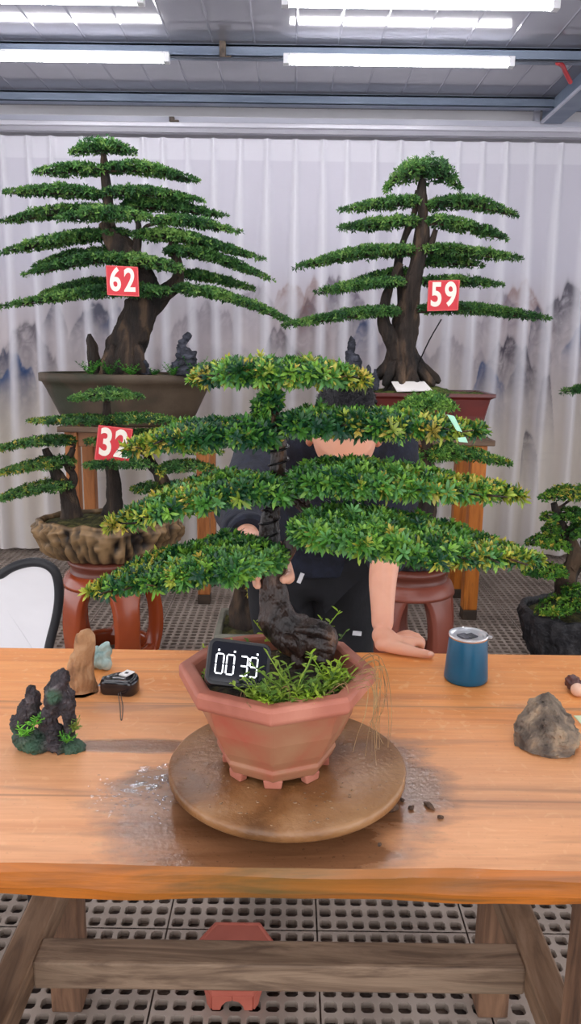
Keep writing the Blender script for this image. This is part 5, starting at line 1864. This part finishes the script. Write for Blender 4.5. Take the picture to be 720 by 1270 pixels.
Y32 = 3.36
c32 = xz(136, Y32, .5)
ZS32 = at(136, 702, Y32 - .17)[2]
R32 = 60 * mpp(Y32, .35)
stool('glossy red-brown ceramic stool under the bonsai of sign 32', c32, ZS32, R32, M_STOOL, math.radians(-90 + 31))
b32 = thing('potted_bonsai', (c32[0], Y32, ZS32), 'three-trunk bonsai wearing sign 32 in a rugged bark-like pot on the glossy ceramic stool', 'bonsai')
k32 = mpp(Y32, .6)
zr32 = at(136, 650, Y32 - .12)[2]
a32, d32 = 87 * k32, .20
hgt = zr32 - ZS32
mb = bark_pot(MB(), (c32[0], Y32, 0), a32, d32, [(0, ZS32), (.62, ZS32), (.80, ZS32 + .02), (.90, ZS32 + hgt * .45), (.97, zr32 - .03), (1.0, zr32 - .012), (.985, zr32), (.93, zr32), (.90, zr32 - .03)], 5, amp=.13)
mb.build('pot', M_BARKPOT, b32, tint=True)
soil_grid(c32[0], Y32, ell(a32 * .94, d32 * .94), zr32 - .022, .03, .012, 14).build('moss_bed', M_MOSSD, b32)
T32 = trunk(b32, [
    [(90, 644, Y32, 15), (88, 628, Y32, 12), (80, 606, Y32, 10), (70, 588, Y32, 7.5), (62, 570, Y32, 5.5), (56, 556, Y32, 4)],
    [(84, 612, Y32, 7), (92, 592, Y32 + .01, 5), (84, 576, Y32, 4.5), (90, 556, Y32, 3.5)],
    [(140, 642, Y32 + .03, 14), (141, 622, Y32 + .03, 9.5), (141, 600, Y32 + .03, 8.5), (138, 575, Y32 + .03, 8), (135, 548, Y32 + .03, 7), (133, 520, Y32 + .03, 6), (132, 498, Y32 + .03, 5)],
    [(200, 640, Y32 + .05, 11), (205, 615, Y32 + .05, 9), (198, 590, Y32 + .05, 8), (186, 572, Y32 + .05, 6), (178, 556, Y32 + .05, 4)]], M_BARK, 71, seg=18, lf=22)
t32 = [
    ([(84, 496), (115, 491), (150, 490), (178, 493)], 12, .11, 0, None, True),
    ([(134, 522), (90, 521), (34, 523)], 10, .12), ([(134, 520), (175, 519), (226, 523)], 11, .12),
    ([(92, 548), (45, 548), (-14, 560)], 14, .10), ([(92, 574), (45, 577), (-12, 590)], 16, .10, -.03), ([(88, 603), (45, 606), (-16, 624)], 15, .10, -.05),
    ([(138, 548), (122, 547), (104, 548)], 10, .07), ([(104, 578), (135, 574), (165, 575), (192, 578)], 12, .10, -.12, None, True),
    ([(170, 556), (210, 554), (276, 562)], 13, .11, .03), ([(194, 584), (225, 578), (270, 582)], 16, .10), ([(194, 604), (180, 606), (162, 607)], 13, .08),
    ([(192, 604), (225, 604), (250, 606)], 12, .08, .05), ([(150, 540), (200, 538), (240, 542)], 10, .10, .08)]
put_tiers(b32, t32, Y32, T32, 400, .016, .0066, 5, 6500, r0=.008, yel=[.05, .08, .15, .3])
sign('32', [(122, 527), (165, 532), (117, 570)], 3.18, 'red square tilted sign with white number 32 on the three-trunk bonsai')

# ================================================================== bonsai behind the person, on a matt stool
YR = 3.30
cR = xz(506, YR, .5)
ZSR = at(506, 712, YR - .17)[2]
RR = 60 * mpp(YR, .35)
stool('matt red-brown ceramic stool behind the resting forearm', cR, ZSR, RR, M_STOOL2, math.radians(-90 + 40))
bR = thing('potted_bonsai', (cR[0], YR, ZSR), 'bonsai in a small black rugged pot on the matt stool, behind the right-hand tiers', 'bonsai')
zrR = at(520, 686, YR - .12)[2]
kR = mpp(YR, .6)
bark_pot(MB(), (cR[0], YR, 0), 58 * kR, .17, [(0, ZSR), (.70, ZSR), (.82, ZSR + .015), (.93, (ZSR + zrR) / 2), (1, zrR - .01), (.98, zrR), (.92, zrR), (.9, zrR - .03)], 15, amp=.07).build('pot', M_BLACKPOT, bR)
soil_grid(cR[0], YR, ell(58 * kR * .93, .155), zrR - .02, .03, .01, 14).build('moss_bed', M_MOSSD, bR)
TR_ = trunk(bR, [
    [(526, 692, YR, 17), (528, 660, YR, 14), (529, 632, YR, 13.5), (530, 605, YR, 11), (530, 578, YR, 8), (530, 555, YR, 6.5), (525, 538, YR, 5.5), (523, 518, YR, 4)],
    [(530, 580, YR, 6), (520, 560, YR, 4), (512, 548, YR, 3)]], M_BARK_DARK, 91, seg=18, lf=22)
tR = [([(486, 511), (510, 503), (540, 501), (566, 508)], 20, .12, 0, None, True), ([(525, 535), (495, 532), (468, 534)], 14, .12, .05), ([(526, 530), (560, 532), (600, 538)], 16, .12, .02),
      ([(530, 565), (570, 562), (632, 576)], 18, .12, -.02), ([(522, 566), (508, 566), (500, 569)], 14, .07), ([(530, 610), (560, 606), (600, 616)], 15, .11), ([(528, 612), (500, 610), (470, 618)], 15, .11)]
put_tiers(bR, tR, YR, TR_, 500, .022, .0075, 6, 5200, r0=.008, pal=[G(48, 92, 50), G(72, 122, 56), G(104, 152, 66), G(136, 178, 80)], yel=[.1, .12, .15, .25])
# ================================================================== floor pot at the right
YF = 3.36
cF = xz(728, YF, .2)
bF = thing('potted_bonsai', (cF[0], YF, 0), 'small rounded bonsai in a black rugged pot on the floor at the right edge', 'bonsai')
kF = mpp(YF, .2)
zF = at(728, 755, YF)[2]
bark_pot(MB(), (cF[0], YF, 0), 80 * kF, .24, [(0, .0), (.66, .0), (.78, .03), (.90, zF * .5), (1, zF - .02), (.985, zF), (.92, zF), (.9, zF - .04)], 25, amp=.06).build('pot', M_BLACKPOT, bF)
soil_grid(cF[0], YF, ell(80 * kF * .93, .222), zF - .03, .03, .012, 12).build('moss_bed', M_MOSSD, bF)
TF = trunk(bF, [[(704, 748, YF, 14), (703, 718, YF, 12), (712, 694, YF, 10), (708, 672, YF, 8), (697, 655, YF, 6), (690, 636, YF, 5), (686, 624, YF, 4)],
                [(708, 705, YF, 9), (726, 690, YF, 7), (740, 676, YF, 5)]], M_BARK_DARK, 111, seg=18, lf=20)
tF = [([(668, 619), (690, 614), (720, 613), (752, 618)], 14, .11, 0, [.2, .3, .4, .5], True), ([(692, 640), (720, 638), (756, 642)], 13, .10), ([(690, 642), (682, 643), (671, 644)], 12, .08, -.05), ([(694, 658), (682, 658), (672, 660)], 13, .08),
      ([(702, 676), (676, 672), (652, 674)], 20, .10), ([(706, 664), (730, 660), (764, 668)], 24, .12, -.06), ([(700, 708), (676, 708), (646, 710)], 15, .10, -.04), ([(716, 700), (740, 696), (770, 702)], 22, .10),
      ([(706, 750), (690, 752), (664, 760)], 26, .09, -.12), ([(700, 748), (722, 744), (760, 748)], 44, .10, -.14)]
put_tiers(bF, tF, YF, TF, 600, .014, .008, 5, 7500, r0=.008, pal=[G(40, 84, 40), G(60, 112, 44), G(86, 138, 48), G(116, 160, 56)], yel=[.05, .05, .1, .1])

# ================================================================== low planter behind the central pot
YP = 3.05
zP = at(285, 783, YP - .12)[2]
cP = at(322, 770, YP)
bP = thing('potted_bonsai', (cP[0], YP, 0), 'small leafy tree in a grey square planter on the floor behind the central pot', 'bonsai')
M_CONC = mat('grey_concrete', lin(112, 110, 98), lin(140, 138, 124), scale=9, rough=.85, bump=.4)
pw, pd = .175, .165
mb = MB()
rr_ = lambda hw_, hd, z: np.array([(cP[0] + x, YP + y, z) for x, y in ((-hw_, -hd), (hw_, -hd), (hw_, hd), (-hw_, hd))])
ring_loft(mb, [rr_(pw * .85, pd * .85, 0), rr_(pw, pd, zP - .02), rr_(pw, pd, zP), rr_(pw * .88, pd * .88, zP), rr_(pw * .86, pd * .86, zP - .05)])
mb.build('planter', M_CONC, bP, bevel=.004)
gx, gy = np.meshgrid(np.linspace(-1, 1, 20), np.linspace(-1, 1, 20))
Vs = np.stack([cP[0] + gx * pw * .9, YP + gy * pd * .9, zP - .025 + .008 * fbm(np.stack([gx * 5, gy * 5, gx * 0], -1), 3, 3)], -1)
ii, jj = np.meshgrid(np.arange(19), np.arange(19), indexing='ij')
MB().add(Vs.reshape(-1, 3), np.stack([ii * 20 + jj, ii * 20 + jj + 1, (ii + 1) * 20 + jj + 1, (ii + 1) * 20 + jj], -1).reshape(-1, 4)).build('soil', M_MOSSD, bP)
TP = trunk(bP, [[(300, 782, YP, 17), (299, 755, YP, 14), (302, 730, YP, 11), (306, 706, YP, 8), (308, 690, YP, 5)]], M_BARK_DARK, 131, seg=18, lf=20)
put_tiers(bP, [([(304, 712), (285, 710), (264, 706)], 30, .10, -.04), ([(306, 706), (325, 702), (352, 706)], 34, .10, -.03), ([(306, 728), (318, 735), (332, 745)], 24, .07, -.06, [.2, .3, .4]), ([(300, 690), (312, 682), (330, 684)], 24, .09)], YP, TP, 700, .016, .008, 5, 7000, r0=.008)

# ================================================================== a further tree that only just reaches in at the right edge
YE = 4.1
cE = xz(800, YE, 1.0)
bE = thing('potted_bonsai', (cE[0], YE, 0), 'bonsai standing beyond the right edge, one dark branch tip reaching into the photo', 'bonsai')
bark_pot(MB(), (cE[0], YE, 0), .26, .22, [(0, 0), (.66, 0), (.78, .03), (.9, .2), (1, .40), (.98, .42), (.92, .42), (.9, .38)], 35, amp=.05).build('pot', M_BLACKPOT, bE)
soil_grid(cE[0], YE, ell(.24, .205), .40, .03, .012, 12).build('moss_bed', M_MOSSD, bE)
TE = trunk(bE, [[(800, 700, YE, 18), (800, 640, YE, 14), (798, 560, YE, 11), (800, 500, YE, 8), (802, 440, YE, 5)]], M_BARK_DARK, 141, seg=16, lf=14)
put_tiers(bE, [([(790, 478), (745, 480), (697, 486)], 9, .10), ([(804, 470), (830, 470), (880, 480)], 10, .1), ([(780, 440), (800, 436), (830, 440)], 12, .1, 0, None, True)], YE, TE, 800, .024, .009, 5, 4500)

# ================================================================== white shell chair at the left
M_SHELL = mat('white_shell', lin(226, 224, 226), lin(236, 234, 236), lin(206, 196, 182), scale=3, rough=.4, lo=.35, hi=.85)
M_BLACKRIM = mat('black_rim', lin(26, 26, 30), rough=.5)
YW = 2.0
chw = thing('chair', (at(10, 760, YW)[0], YW - .1, 0), 'white shell chair with a black rim behind the table at the left edge', 'chair')
outer = [(2, 712), (18, 702), (40, 696), (58, 698), (70, 708), (74, 726), (73, 748), (68, 772), (60, 800), (54, 830), (52, 850), (-80, 850), (-88, 800), (-96, 750), (-92, 722), (-70, 708), (-40, 712), (-18, 716)]
po = np.array([at(x, y, YW) for x, y in outer])
po = catmull(np.vstack([po, po[:1]]), np.ones(len(po) + 1), 4)[0][:-1]
cb = po.mean(0)
# bowed back: sides come forward
bow = lambda P: np.stack([P[:, 0], P[:, 1] - .35 * (P[:, 0] - cb[0]) ** 2 - .10 * (P[:, 2] - cb[2]), P[:, 2]], -1)
inn = cb + (po - cb) * .985
mb = MB()
R_ = []
for s_ in (1, .8, .55, .3, .05):
    R_.append(bow(cb + (inn - cb) * s_))
Rb = [r + [0, .012, 0] for r in R_]
nn_ = len(po)
ring_loft(mb, R_, close_bot=False, close_top=True, smooth=True)
ring_loft(mb, Rb, close_bot=False, close_top=True, smooth=True)
mb.build('backrest', M_SHELL, chw)
pr_ = bow(po) + [0, .005, 0]
MB().tube(np.vstack([pr_, pr_[:2]]), .0125, 10, 0, caps=False).build('black_rim', M_BLACKRIM, chw)
sx0, sx1, zs = cb[0] - .19, cb[0] + .17, at(0, 850, YW)[2] - .02
mb = MB()
gx, gy = np.meshgrid(np.linspace(0, 1, 14), np.linspace(0, 1, 14))
Vs = np.stack([sx0 + (sx1 - sx0) * gx, YW - .34 + .40 * gy - .06, zs + .02 * (2 * gx - 1) ** 2 + .03 * gy ** 4], -1)
ii, jj = np.meshgrid(np.arange(13), np.arange(13), indexing='ij')
Fq = np.stack([ii * 14 + jj, ii * 14 + jj + 1, (ii + 1) * 14 + jj + 1, (ii + 1) * 14 + jj], -1).reshape(-1, 4)
mb.add(Vs.reshape(-1, 3), Fq).add(Vs.reshape(-1, 3) - [0, 0, .014], Fq[:, ::-1]).build('seat', M_SHELL, chw)
for x in (sx0 + .04, sx1 - .04):
    for y in (YW - .34, YW - .02):
        MB().tube([(x, y, zs - .01), (x + (.03 if x > cb[0] else -.03), y, 0)], .012, 10).build('leg', M_BLACKRIM, chw)
# ------------------------------------------------------------------ the person leaning on the far side of the table
M_SKIN = mat('skin', lin(222, 160, 132), lin(230, 172, 144), scale=9, rough=.5, bump=.08, bscale=220, bdist=.001)
M_SKIN.node_tree.nodes['Principled BSDF'].inputs['Subsurface Weight'].default_value = .12
M_SKIN.node_tree.nodes['Principled BSDF'].inputs['Subsurface Radius'].default_value = (.01, .004, .002)
J, E = [], []


def jt(px, Y, z, r, r2=None, par=None):
    p = xz(px, Y, z)
    J.append((p[0], p[1], p[2], r, r2 or r))
    i = len(J) - 1
    if par is not None:
        E.append((par, i))
    return i


pel = jt(388, 2.12, .90, .125, .10)
sp1 = jt(391, 2.06, 1.00, .115, .095, pel)
ch = jt(396, 1.97, 1.10, .125, .10, sp1)
uc = jt(402, 1.90, 1.175, .10, .085, ch)
nk = jt(412, 1.84, 1.205, .055, .055, uc)
nk2 = jt(419, 1.79, 1.215, .052, .055, nk)
# person's right arm (image left) reaching to the trunk
rs = jt(336, 1.87, 1.165, .058, .058, uc)
ra1 = jt(316, 1.74, 1.12, .047, .047, rs)
re = jt(301, 1.60, 1.085, .040, .040, ra1)
rf = jt(302, 1.45, 1.085, .035, .035, re)
rw = jt(308, 1.305, 1.079, .022, .025, rf)
# person's left arm (image right) propped on the table
ls = jt(478, 1.89, 1.175, .058, .058, uc)
la = jt(488, 1.87, 1.07, .048, .048, ls)
le = jt(482, 1.82, .965, .041, .041, la)
lf_ = jt(474, 1.70, .898, .036, .036, le)
lf2 = jt(474, 1.62, .853, .0265, .028, lf_)
lw = jt(474, 1.565, .818, .0225, .025, lf2)
# legs
for px0, px1 in ((352, 350), (424, 428)):
    hp = jt(px0, 2.13, .82, .092, .095, pel)
    th_ = jt(px0, 2.14, .66, .080, .085, hp)
    kn_ = jt(px1, 2.11, .46, .055, .058, th_)
    cf = jt(px1, 2.15, .30, .052, .055, kn_)
    an = jt(px1, 2.17, .09, .036, .036, cf)
    jt(px1, 2.08, .04, .036, .032, an)
nbody = len(J)
clothed = {pel, sp1, ch, rs, ra1, re}
V, F = skinned([(j[0], j[1], j[2], j[3] * (.90 if i in clothed else 1), j[4] * (.90 if i in clothed else 1)) for i, j in enumerate(J)], E, 2, pel)
VV, FF, nv = [V], list(F), len(V)


def joinm(V, F):
    global nv
    VV.append(V)
    FF.extend([tuple(int(i) + nv for i in f) for f in F])
    nv += len(V)


def limb(pts, rads):
    m_ = MB().tube(np.array(pts), rads, 14, 0, sub=6)
    # rounded tip
    r_ = rads[-1]
    joinm(np.concatenate(m_.V), [tuple(f) for q in m_.F for f in q])
    joinm(V0 * r_ * 1.0 + np.array(pts[-1]), F0)
    joinm(V0 * rads[0] * 1.02 + np.array(pts[0]), F0)


X = lambda px, Y, z: xz(px, Y, z)
# left hand: heel on the table edge, thumb laid along it to the right, fingers curled over the far edge
wr_ = X(474, 1.565, .818)
joinm(V0 * [.026, .030, .017] + X(479, 1.553, .799), F0)
joinm(V0 * [.032, .030, .0145] + X(490, 1.552, .797), F0)
joinm(V0 * [.024, .030, .012] + X(502, 1.556, .799), F0)
joinm(V0 * [.017, .016, .0135] + X(474, 1.548, .795), F0)
limb([X(474, 1.56, .812), X(484, 1.55, .804), X(494, 1.552, .800)], [.0225, .022, .016])
limb([X(482, 1.537, .799), X(499, 1.525, .796), X(517, 1.516, .7925), X(530, 1.513, .7905), X(535, 1.512, .790)], [.0155, .0135, .0100, .0088, .0066])
for k, (x0, y0, x1, x2) in enumerate(((508, 1.545, 519, 522), (509, 1.562, 520, 523), (507, 1.578, 517, 519), (503, 1.592, 511, 513))):
    rk_ = (.0088, .0090, .0086, .0075)[k]
    limb([X(494, 1.556 + k * .008, .800), X(x0, y0, .8055), X(x1, y0 + .010, .799), X(x2, y0 + .022, .786), X(x2 - 2, y0 + .030, .772)], [.011, rk_ * 1.05, rk_, rk_ * .92, rk_ * .82])
# right hand: comes round the trunk from behind, thumb to one side, fingers to the other
trc = at(337, 708, 1.118)
zc = 1.066
pal_ = np.array([trc[0] - .004, 1.174, zc + .020])
rwp = X(308, 1.305, 1.079)
joinm(V0 * [.024, .016, .038] + pal_, F0)
limb([rwp, (rwp + pal_) / 2 + [0, 0, .006], pal_ + [-.004, .010, 0]], [.023, .022, .020])
limb([pal_ + [-.006, .05, .006], pal_ + [.014, .016, .004], trc + [.024, .012, -.010], trc + [.0235, -.008, -.008], trc + [.018, -.019, -.007]], [.014, .0125, .0105, .0092, .0075])
for k in range(4):
    dz = .032 - .0150 * k
    rk_ = (.0086, .0090, .0086, .0075)[k]
    limb([pal_ + [-.010, .004, dz], pal_ + [-.022, -.012, dz], trc + [-.024, .010, dz - .004 + (pal_[2] - trc[2]) * .6], trc + [-.0225, -.010, dz - .006 + (pal_[2] - trc[2]) * .6], trc + [-.020, -.024, dz - .006 + (pal_[2] - trc[2]) * .6]], [.011, rk_ * 1.05, rk_, rk_ * .92, rk_ * .8])

# head in its own frame (x right in the photo, -y the face, z the crown), then bowed
SUBH = ICO[5]
h = SUBH[0].copy()
Hx, Hy, Hz = .0715, .098, .117
hp_ = h * [Hx, Hy, Hz]
x, y, z = hp_.T
jaw = np.clip((-z - .015) / .1, 0, 1)
hp_[:, 0] *= 1 - .30 * jaw
hp_[:, 1] *= 1 - .16 * jaw
hp_[:, 1] += np.where(y > 0, -.012 * jaw * 2, -.004 * jaw)
front_ = y < 0


def bump(cx, cz, sx_, sz_, amt, axis=1, both=True):
    for s_ in ((-1, 1) if both and cx else (1,)):
        w_ = np.exp(-((x - s_ * cx) / sx_) ** 2 - ((z - cz) / sz_) ** 2) * front_
        hp_[:, axis] += -amt * w_


bump(0, -.028, .011, .020, .020, both=False)
bump(0, -.040, .014, .008, .010, both=False)
bump(.011, -.043, .007, .006, .006)
bump(.031, .001, .016, .011, -.010)
bump(.030, .020, .020, .008, .005)
bump(0, -.073, .020, .004, .004, both=False)
bump(0, -.066, .020, .004, .0045, both=False)
bump(0, -.0695, .022, .0018, -.003, both=False)
bump(0, -.096, .018, .012, .007, both=False)
bump(.040, -.028, .018, .016, .004)
HC = X(427, 1.715, 1.228)
tilt = math.radians(43)
Rh = np.array(Matrix.Rotation(tilt, 3, 'X'))
toW = lambda P: np.asarray(P) @ Rh.T + HC
joinm(toW(hp_), SUBH[1])
# ears
for s_ in (-1, 1):
    ev = V0 * [.0075, .017, .030]
    ev[:, 0] -= s_ * .004 * np.exp(-((V0[:, 1]) ** 2 + V0[:, 2] ** 2) / .2) * .5
    ev = ev @ np.array(Euler((.12, 0, s_ * .62)).to_matrix()).T
    joinm(toW(ev + [s_ * .075, .004, -.024]), F0)
# neck up into the skull
limb([X(412, 1.84, 1.205), X(419, 1.80, 1.213), toW([0, .035, -.05])], [.056, .054, .052])
V, F = remeshed(np.vstack(VV), FF, .0036, 3)
# a little loss from smoothing is fine; keep it one surface
per = thing('person', (xz(390, 2.12, 0)[0], 2.12, 0), 'person in black with bowed head and a bare forearm propped on the table', 'person')
MB().add(V, F).build('body', M_SKIN, per)

# features of the face
M_EYE = mat('eye_white', lin(232, 228, 224), rough=.2)
M_HAIR = mat('black_hair', lin(16, 14, 18), lin(30, 28, 34), scale=120, rough=.55, bump=.8, bscale=400, bdist=.002)
M_IRIS = mat('dark_iris', lin(30, 22, 20), rough=.15)
for s_ in (-1, 1):
    ey = MB().add(toW(V0 * .0112 + [s_ * .031, -.080, .001]), F0).build('eye', M_EYE, per)
    MB().add(toW(V0 * [.0052, .002, .0052] + [s_ * .031, -.0908, .000]), F0).build('iris', M_IRIS, ey)
    bw = [toW([s_ * a, b_, c_]) for a, b_, c_ in ((.014, -.097, .018), (.030, -.094, .022), (.047, -.080, .017))]
    MB().tube(bw, [.003, .004, .002], 8, 0, sub=4, lump=.3, lf=200).build('eyebrow', M_HAIR, per)
lp_ = [toW(p) for p in ((-.022, -.082, -.070), (-.008, -.091, -.068), (.008, -.091, -.068), (.022, -.082, -.070))]
MB().tube(lp_, [.002, .0035, .0035, .002], 8, 0, sub=4).build('lips', mat('lips', lin(178, 104, 94), rough=.45), per)
# thumb nail on the propped hand
tn = X(533.5, 1.5055, .7935)
MB().add(V0 * [.0058, .0026, .0042] + tn, F0).build('thumb_nail', mat('nail', lin(240, 200, 184), rough=.3), per)

# hair: the cap of the skull above the hairline, longer on top and shaved thin at the sides
hv, hf = SUBH
zz, yy, xx = hv[:, 2], hv[:, 1], hv[:, 0]
line = np.where(yy < 0, .52 - .14 * np.clip(-yy, 0, 1) + .16 * np.cos(xx * 2.0) * (yy < -.2), .40 - 1.05 * np.clip(yy, 0, 1))
line = np.where((np.abs(xx) > .58) & (yy < .15), .62, line)
k_ = np.clip((zz - line) / .18, 0, 1)
topk = np.clip((zz - .45) / .3, 0, 1)
hair = hp_ + unit(hv) * ((.0015 + .0035 * k_ + .013 * topk * k_) * (1 + .35 * vnoise(hv * 22, 3)))[:, None] - unit(hv) * (.006 * (1 - np.clip(k_ * 3, 0, 1)))[:, None]
keep = [tuple(f) for f in hf if (zz[f] > line[f]).all()]
hw_ = toW(hair)
mbh = MB().add(hw_, keep)
# single short strands so that the outline is hair and not a helmet
g = np.random.default_rng(12)
cand = np.where(zz > line + .05)[0]
idx = g.choice(cand, 9000)
base = hw_[idx]
nrm = unit(hv[idx]) @ Rh.T
fwd = np.array([0, -.45, .3]) @ Rh.T
D = unit(nrm * .38 + fwd * 1.3 + g.normal(0, .2, (len(idx), 3)))
Ls = .005 + .011 * topk[idx]
leaves(mbh, base - nrm * .002, D, nrm + g.normal(0, .2, D.shape), Ls, .0008, np.tile([1, 1, 1, 1.0], (len(idx), 1)), 0, fold=.1, curl=.25, fine=False)
mbh.build('hair', M_HAIR, per)

# clothes
M_KNIT = mat('black_knit', lin(16, 19, 30), lin(28, 33, 50), scale=40, rough=.9, bump=.5, bscale=120, bdist=.004)
M_TROUS = mat('black_trousers', lin(12, 12, 16), lin(20, 20, 26), scale=20, rough=.85, bump=.3, bscale=60, bdist=.004)


def garment(name, ids, grow, extra=None, m=None, sub=2, root=0, wr=.006):
    mp = {i: k for k, i in enumerate(ids)}
    js = [(J[i][0], J[i][1], J[i][2], J[i][3] * grow[0] + grow[1], J[i][4] * grow[0] + grow[1]) for i in ids]
    es = [(mp[a], mp[b_]) for a, b_ in E if a in mp and b_ in mp]
    if extra:
        for (par, p, r_) in extra:
            js.append((*p, r_, r_))
            es.append((mp[par], len(js) - 1))
    V, F = skinned(js, es, sub + 1, mp[root])
    V = V + wr * np.stack([fbm(V * 9 + k * 7, 3, k) for k in range(3)], -1)
    return MB().add(V, F).build(name, m, per)


JP = lambda k: np.array(J[k][:3])
runs = [([X(388, 2.11, .79), JP(pel), JP(sp1), JP(ch), JP(uc), JP(nk)], [.146, .148, .142, .140, .102, .072]),
        ([JP(uc), X(368, 1.88, 1.165), JP(rs)], [.088, .084, .074]), ([JP(uc), X(450, 1.885, 1.175), JP(ls)], [.088, .084, .074]),
        ([JP(rs), JP(ra1), JP(re), JP(rf), X(306, 1.365, 1.082)], [.078, .066, .056, .049, .042]),
        ([JP(ls), JP(la), JP(le), X(479, 1.765, .935)], [.078, .066, .056, .050])]
vv, ff, n_ = [], [], 0
for pts, rads in runs:
    m_ = MB().tube(np.array(pts), rads, 24, 0, sub=6)
    for a_, b2_ in [(np.concatenate(m_.V), [tuple(f) for q in m_.F for f in q])] + [(V0 * r_ * .99 + p_, [tuple(f) for f in F0]) for p_, r_ in zip(pts[1:-1] if len(pts) > 4 else pts, rads[1:-1] if len(pts) > 4 else rads)]:
        vv.append(a_)
        ff += [tuple(int(q_) + n_ for q_ in f) for f in b2_]
        n_ += len(a_)
V, F = remeshed(np.vstack(vv), ff, .006, 6)
V = V + .005 * np.stack([fbm(V * 11 + k * 7, 3, k) for k in range(3)], -1)
MB().add(V, F).build('sweater', M_KNIT, per)
cuff = X(307.5, 1.345, 1.081)
dcu = unit(X(308, 1.305, 1.079) - X(302, 1.45, 1.085))
MB().tube([cuff - dcu * .026, cuff, cuff + dcu * .010], [.039, .039, .034], 28, 0, sub=4, lump=.05, lf=60).build('cuff', M_KNIT, per)
ids = [pel] + list(range(pel + 17, nbody))
hipset = [i for i in range(nbody) if i >= 17]
garment('trousers', [pel] + [i for i in hipset if i not in (22, 28)], (1.08, .020), m=M_TROUS, root=pel)
# small white woven labels
M_WLAB = mat('white_label', lin(226, 226, 230), rough=.7)
for (x0, y0, x1, y1, w_, Y, nm) in ((375, 711, 370, 723, 5, 1.915, 'white_tab'), (437, 785, 448, 786, 6, 2.02, 'white_tab')):
    a, b_ = at(x0, y0, Y), at(x1, y1, Y)
    kk = mpp(Y, .8)
    MB().bar(a, b_, w_ * kk, .003, up=(0, 1, .2)).build(nm, M_WLAB, per)
for s_, i in ((0, 22), (1, 28)):
    j = J[i]
    V = V0 * [.048, .125, .040] + [j[0], j[1] - .02, .040]
    V[:, 2] = np.maximum(V[:, 2], .0)
    MB().add(V, F0).build('shoe', mat('black_shoe', lin(20, 20, 22), rough=.5), per)
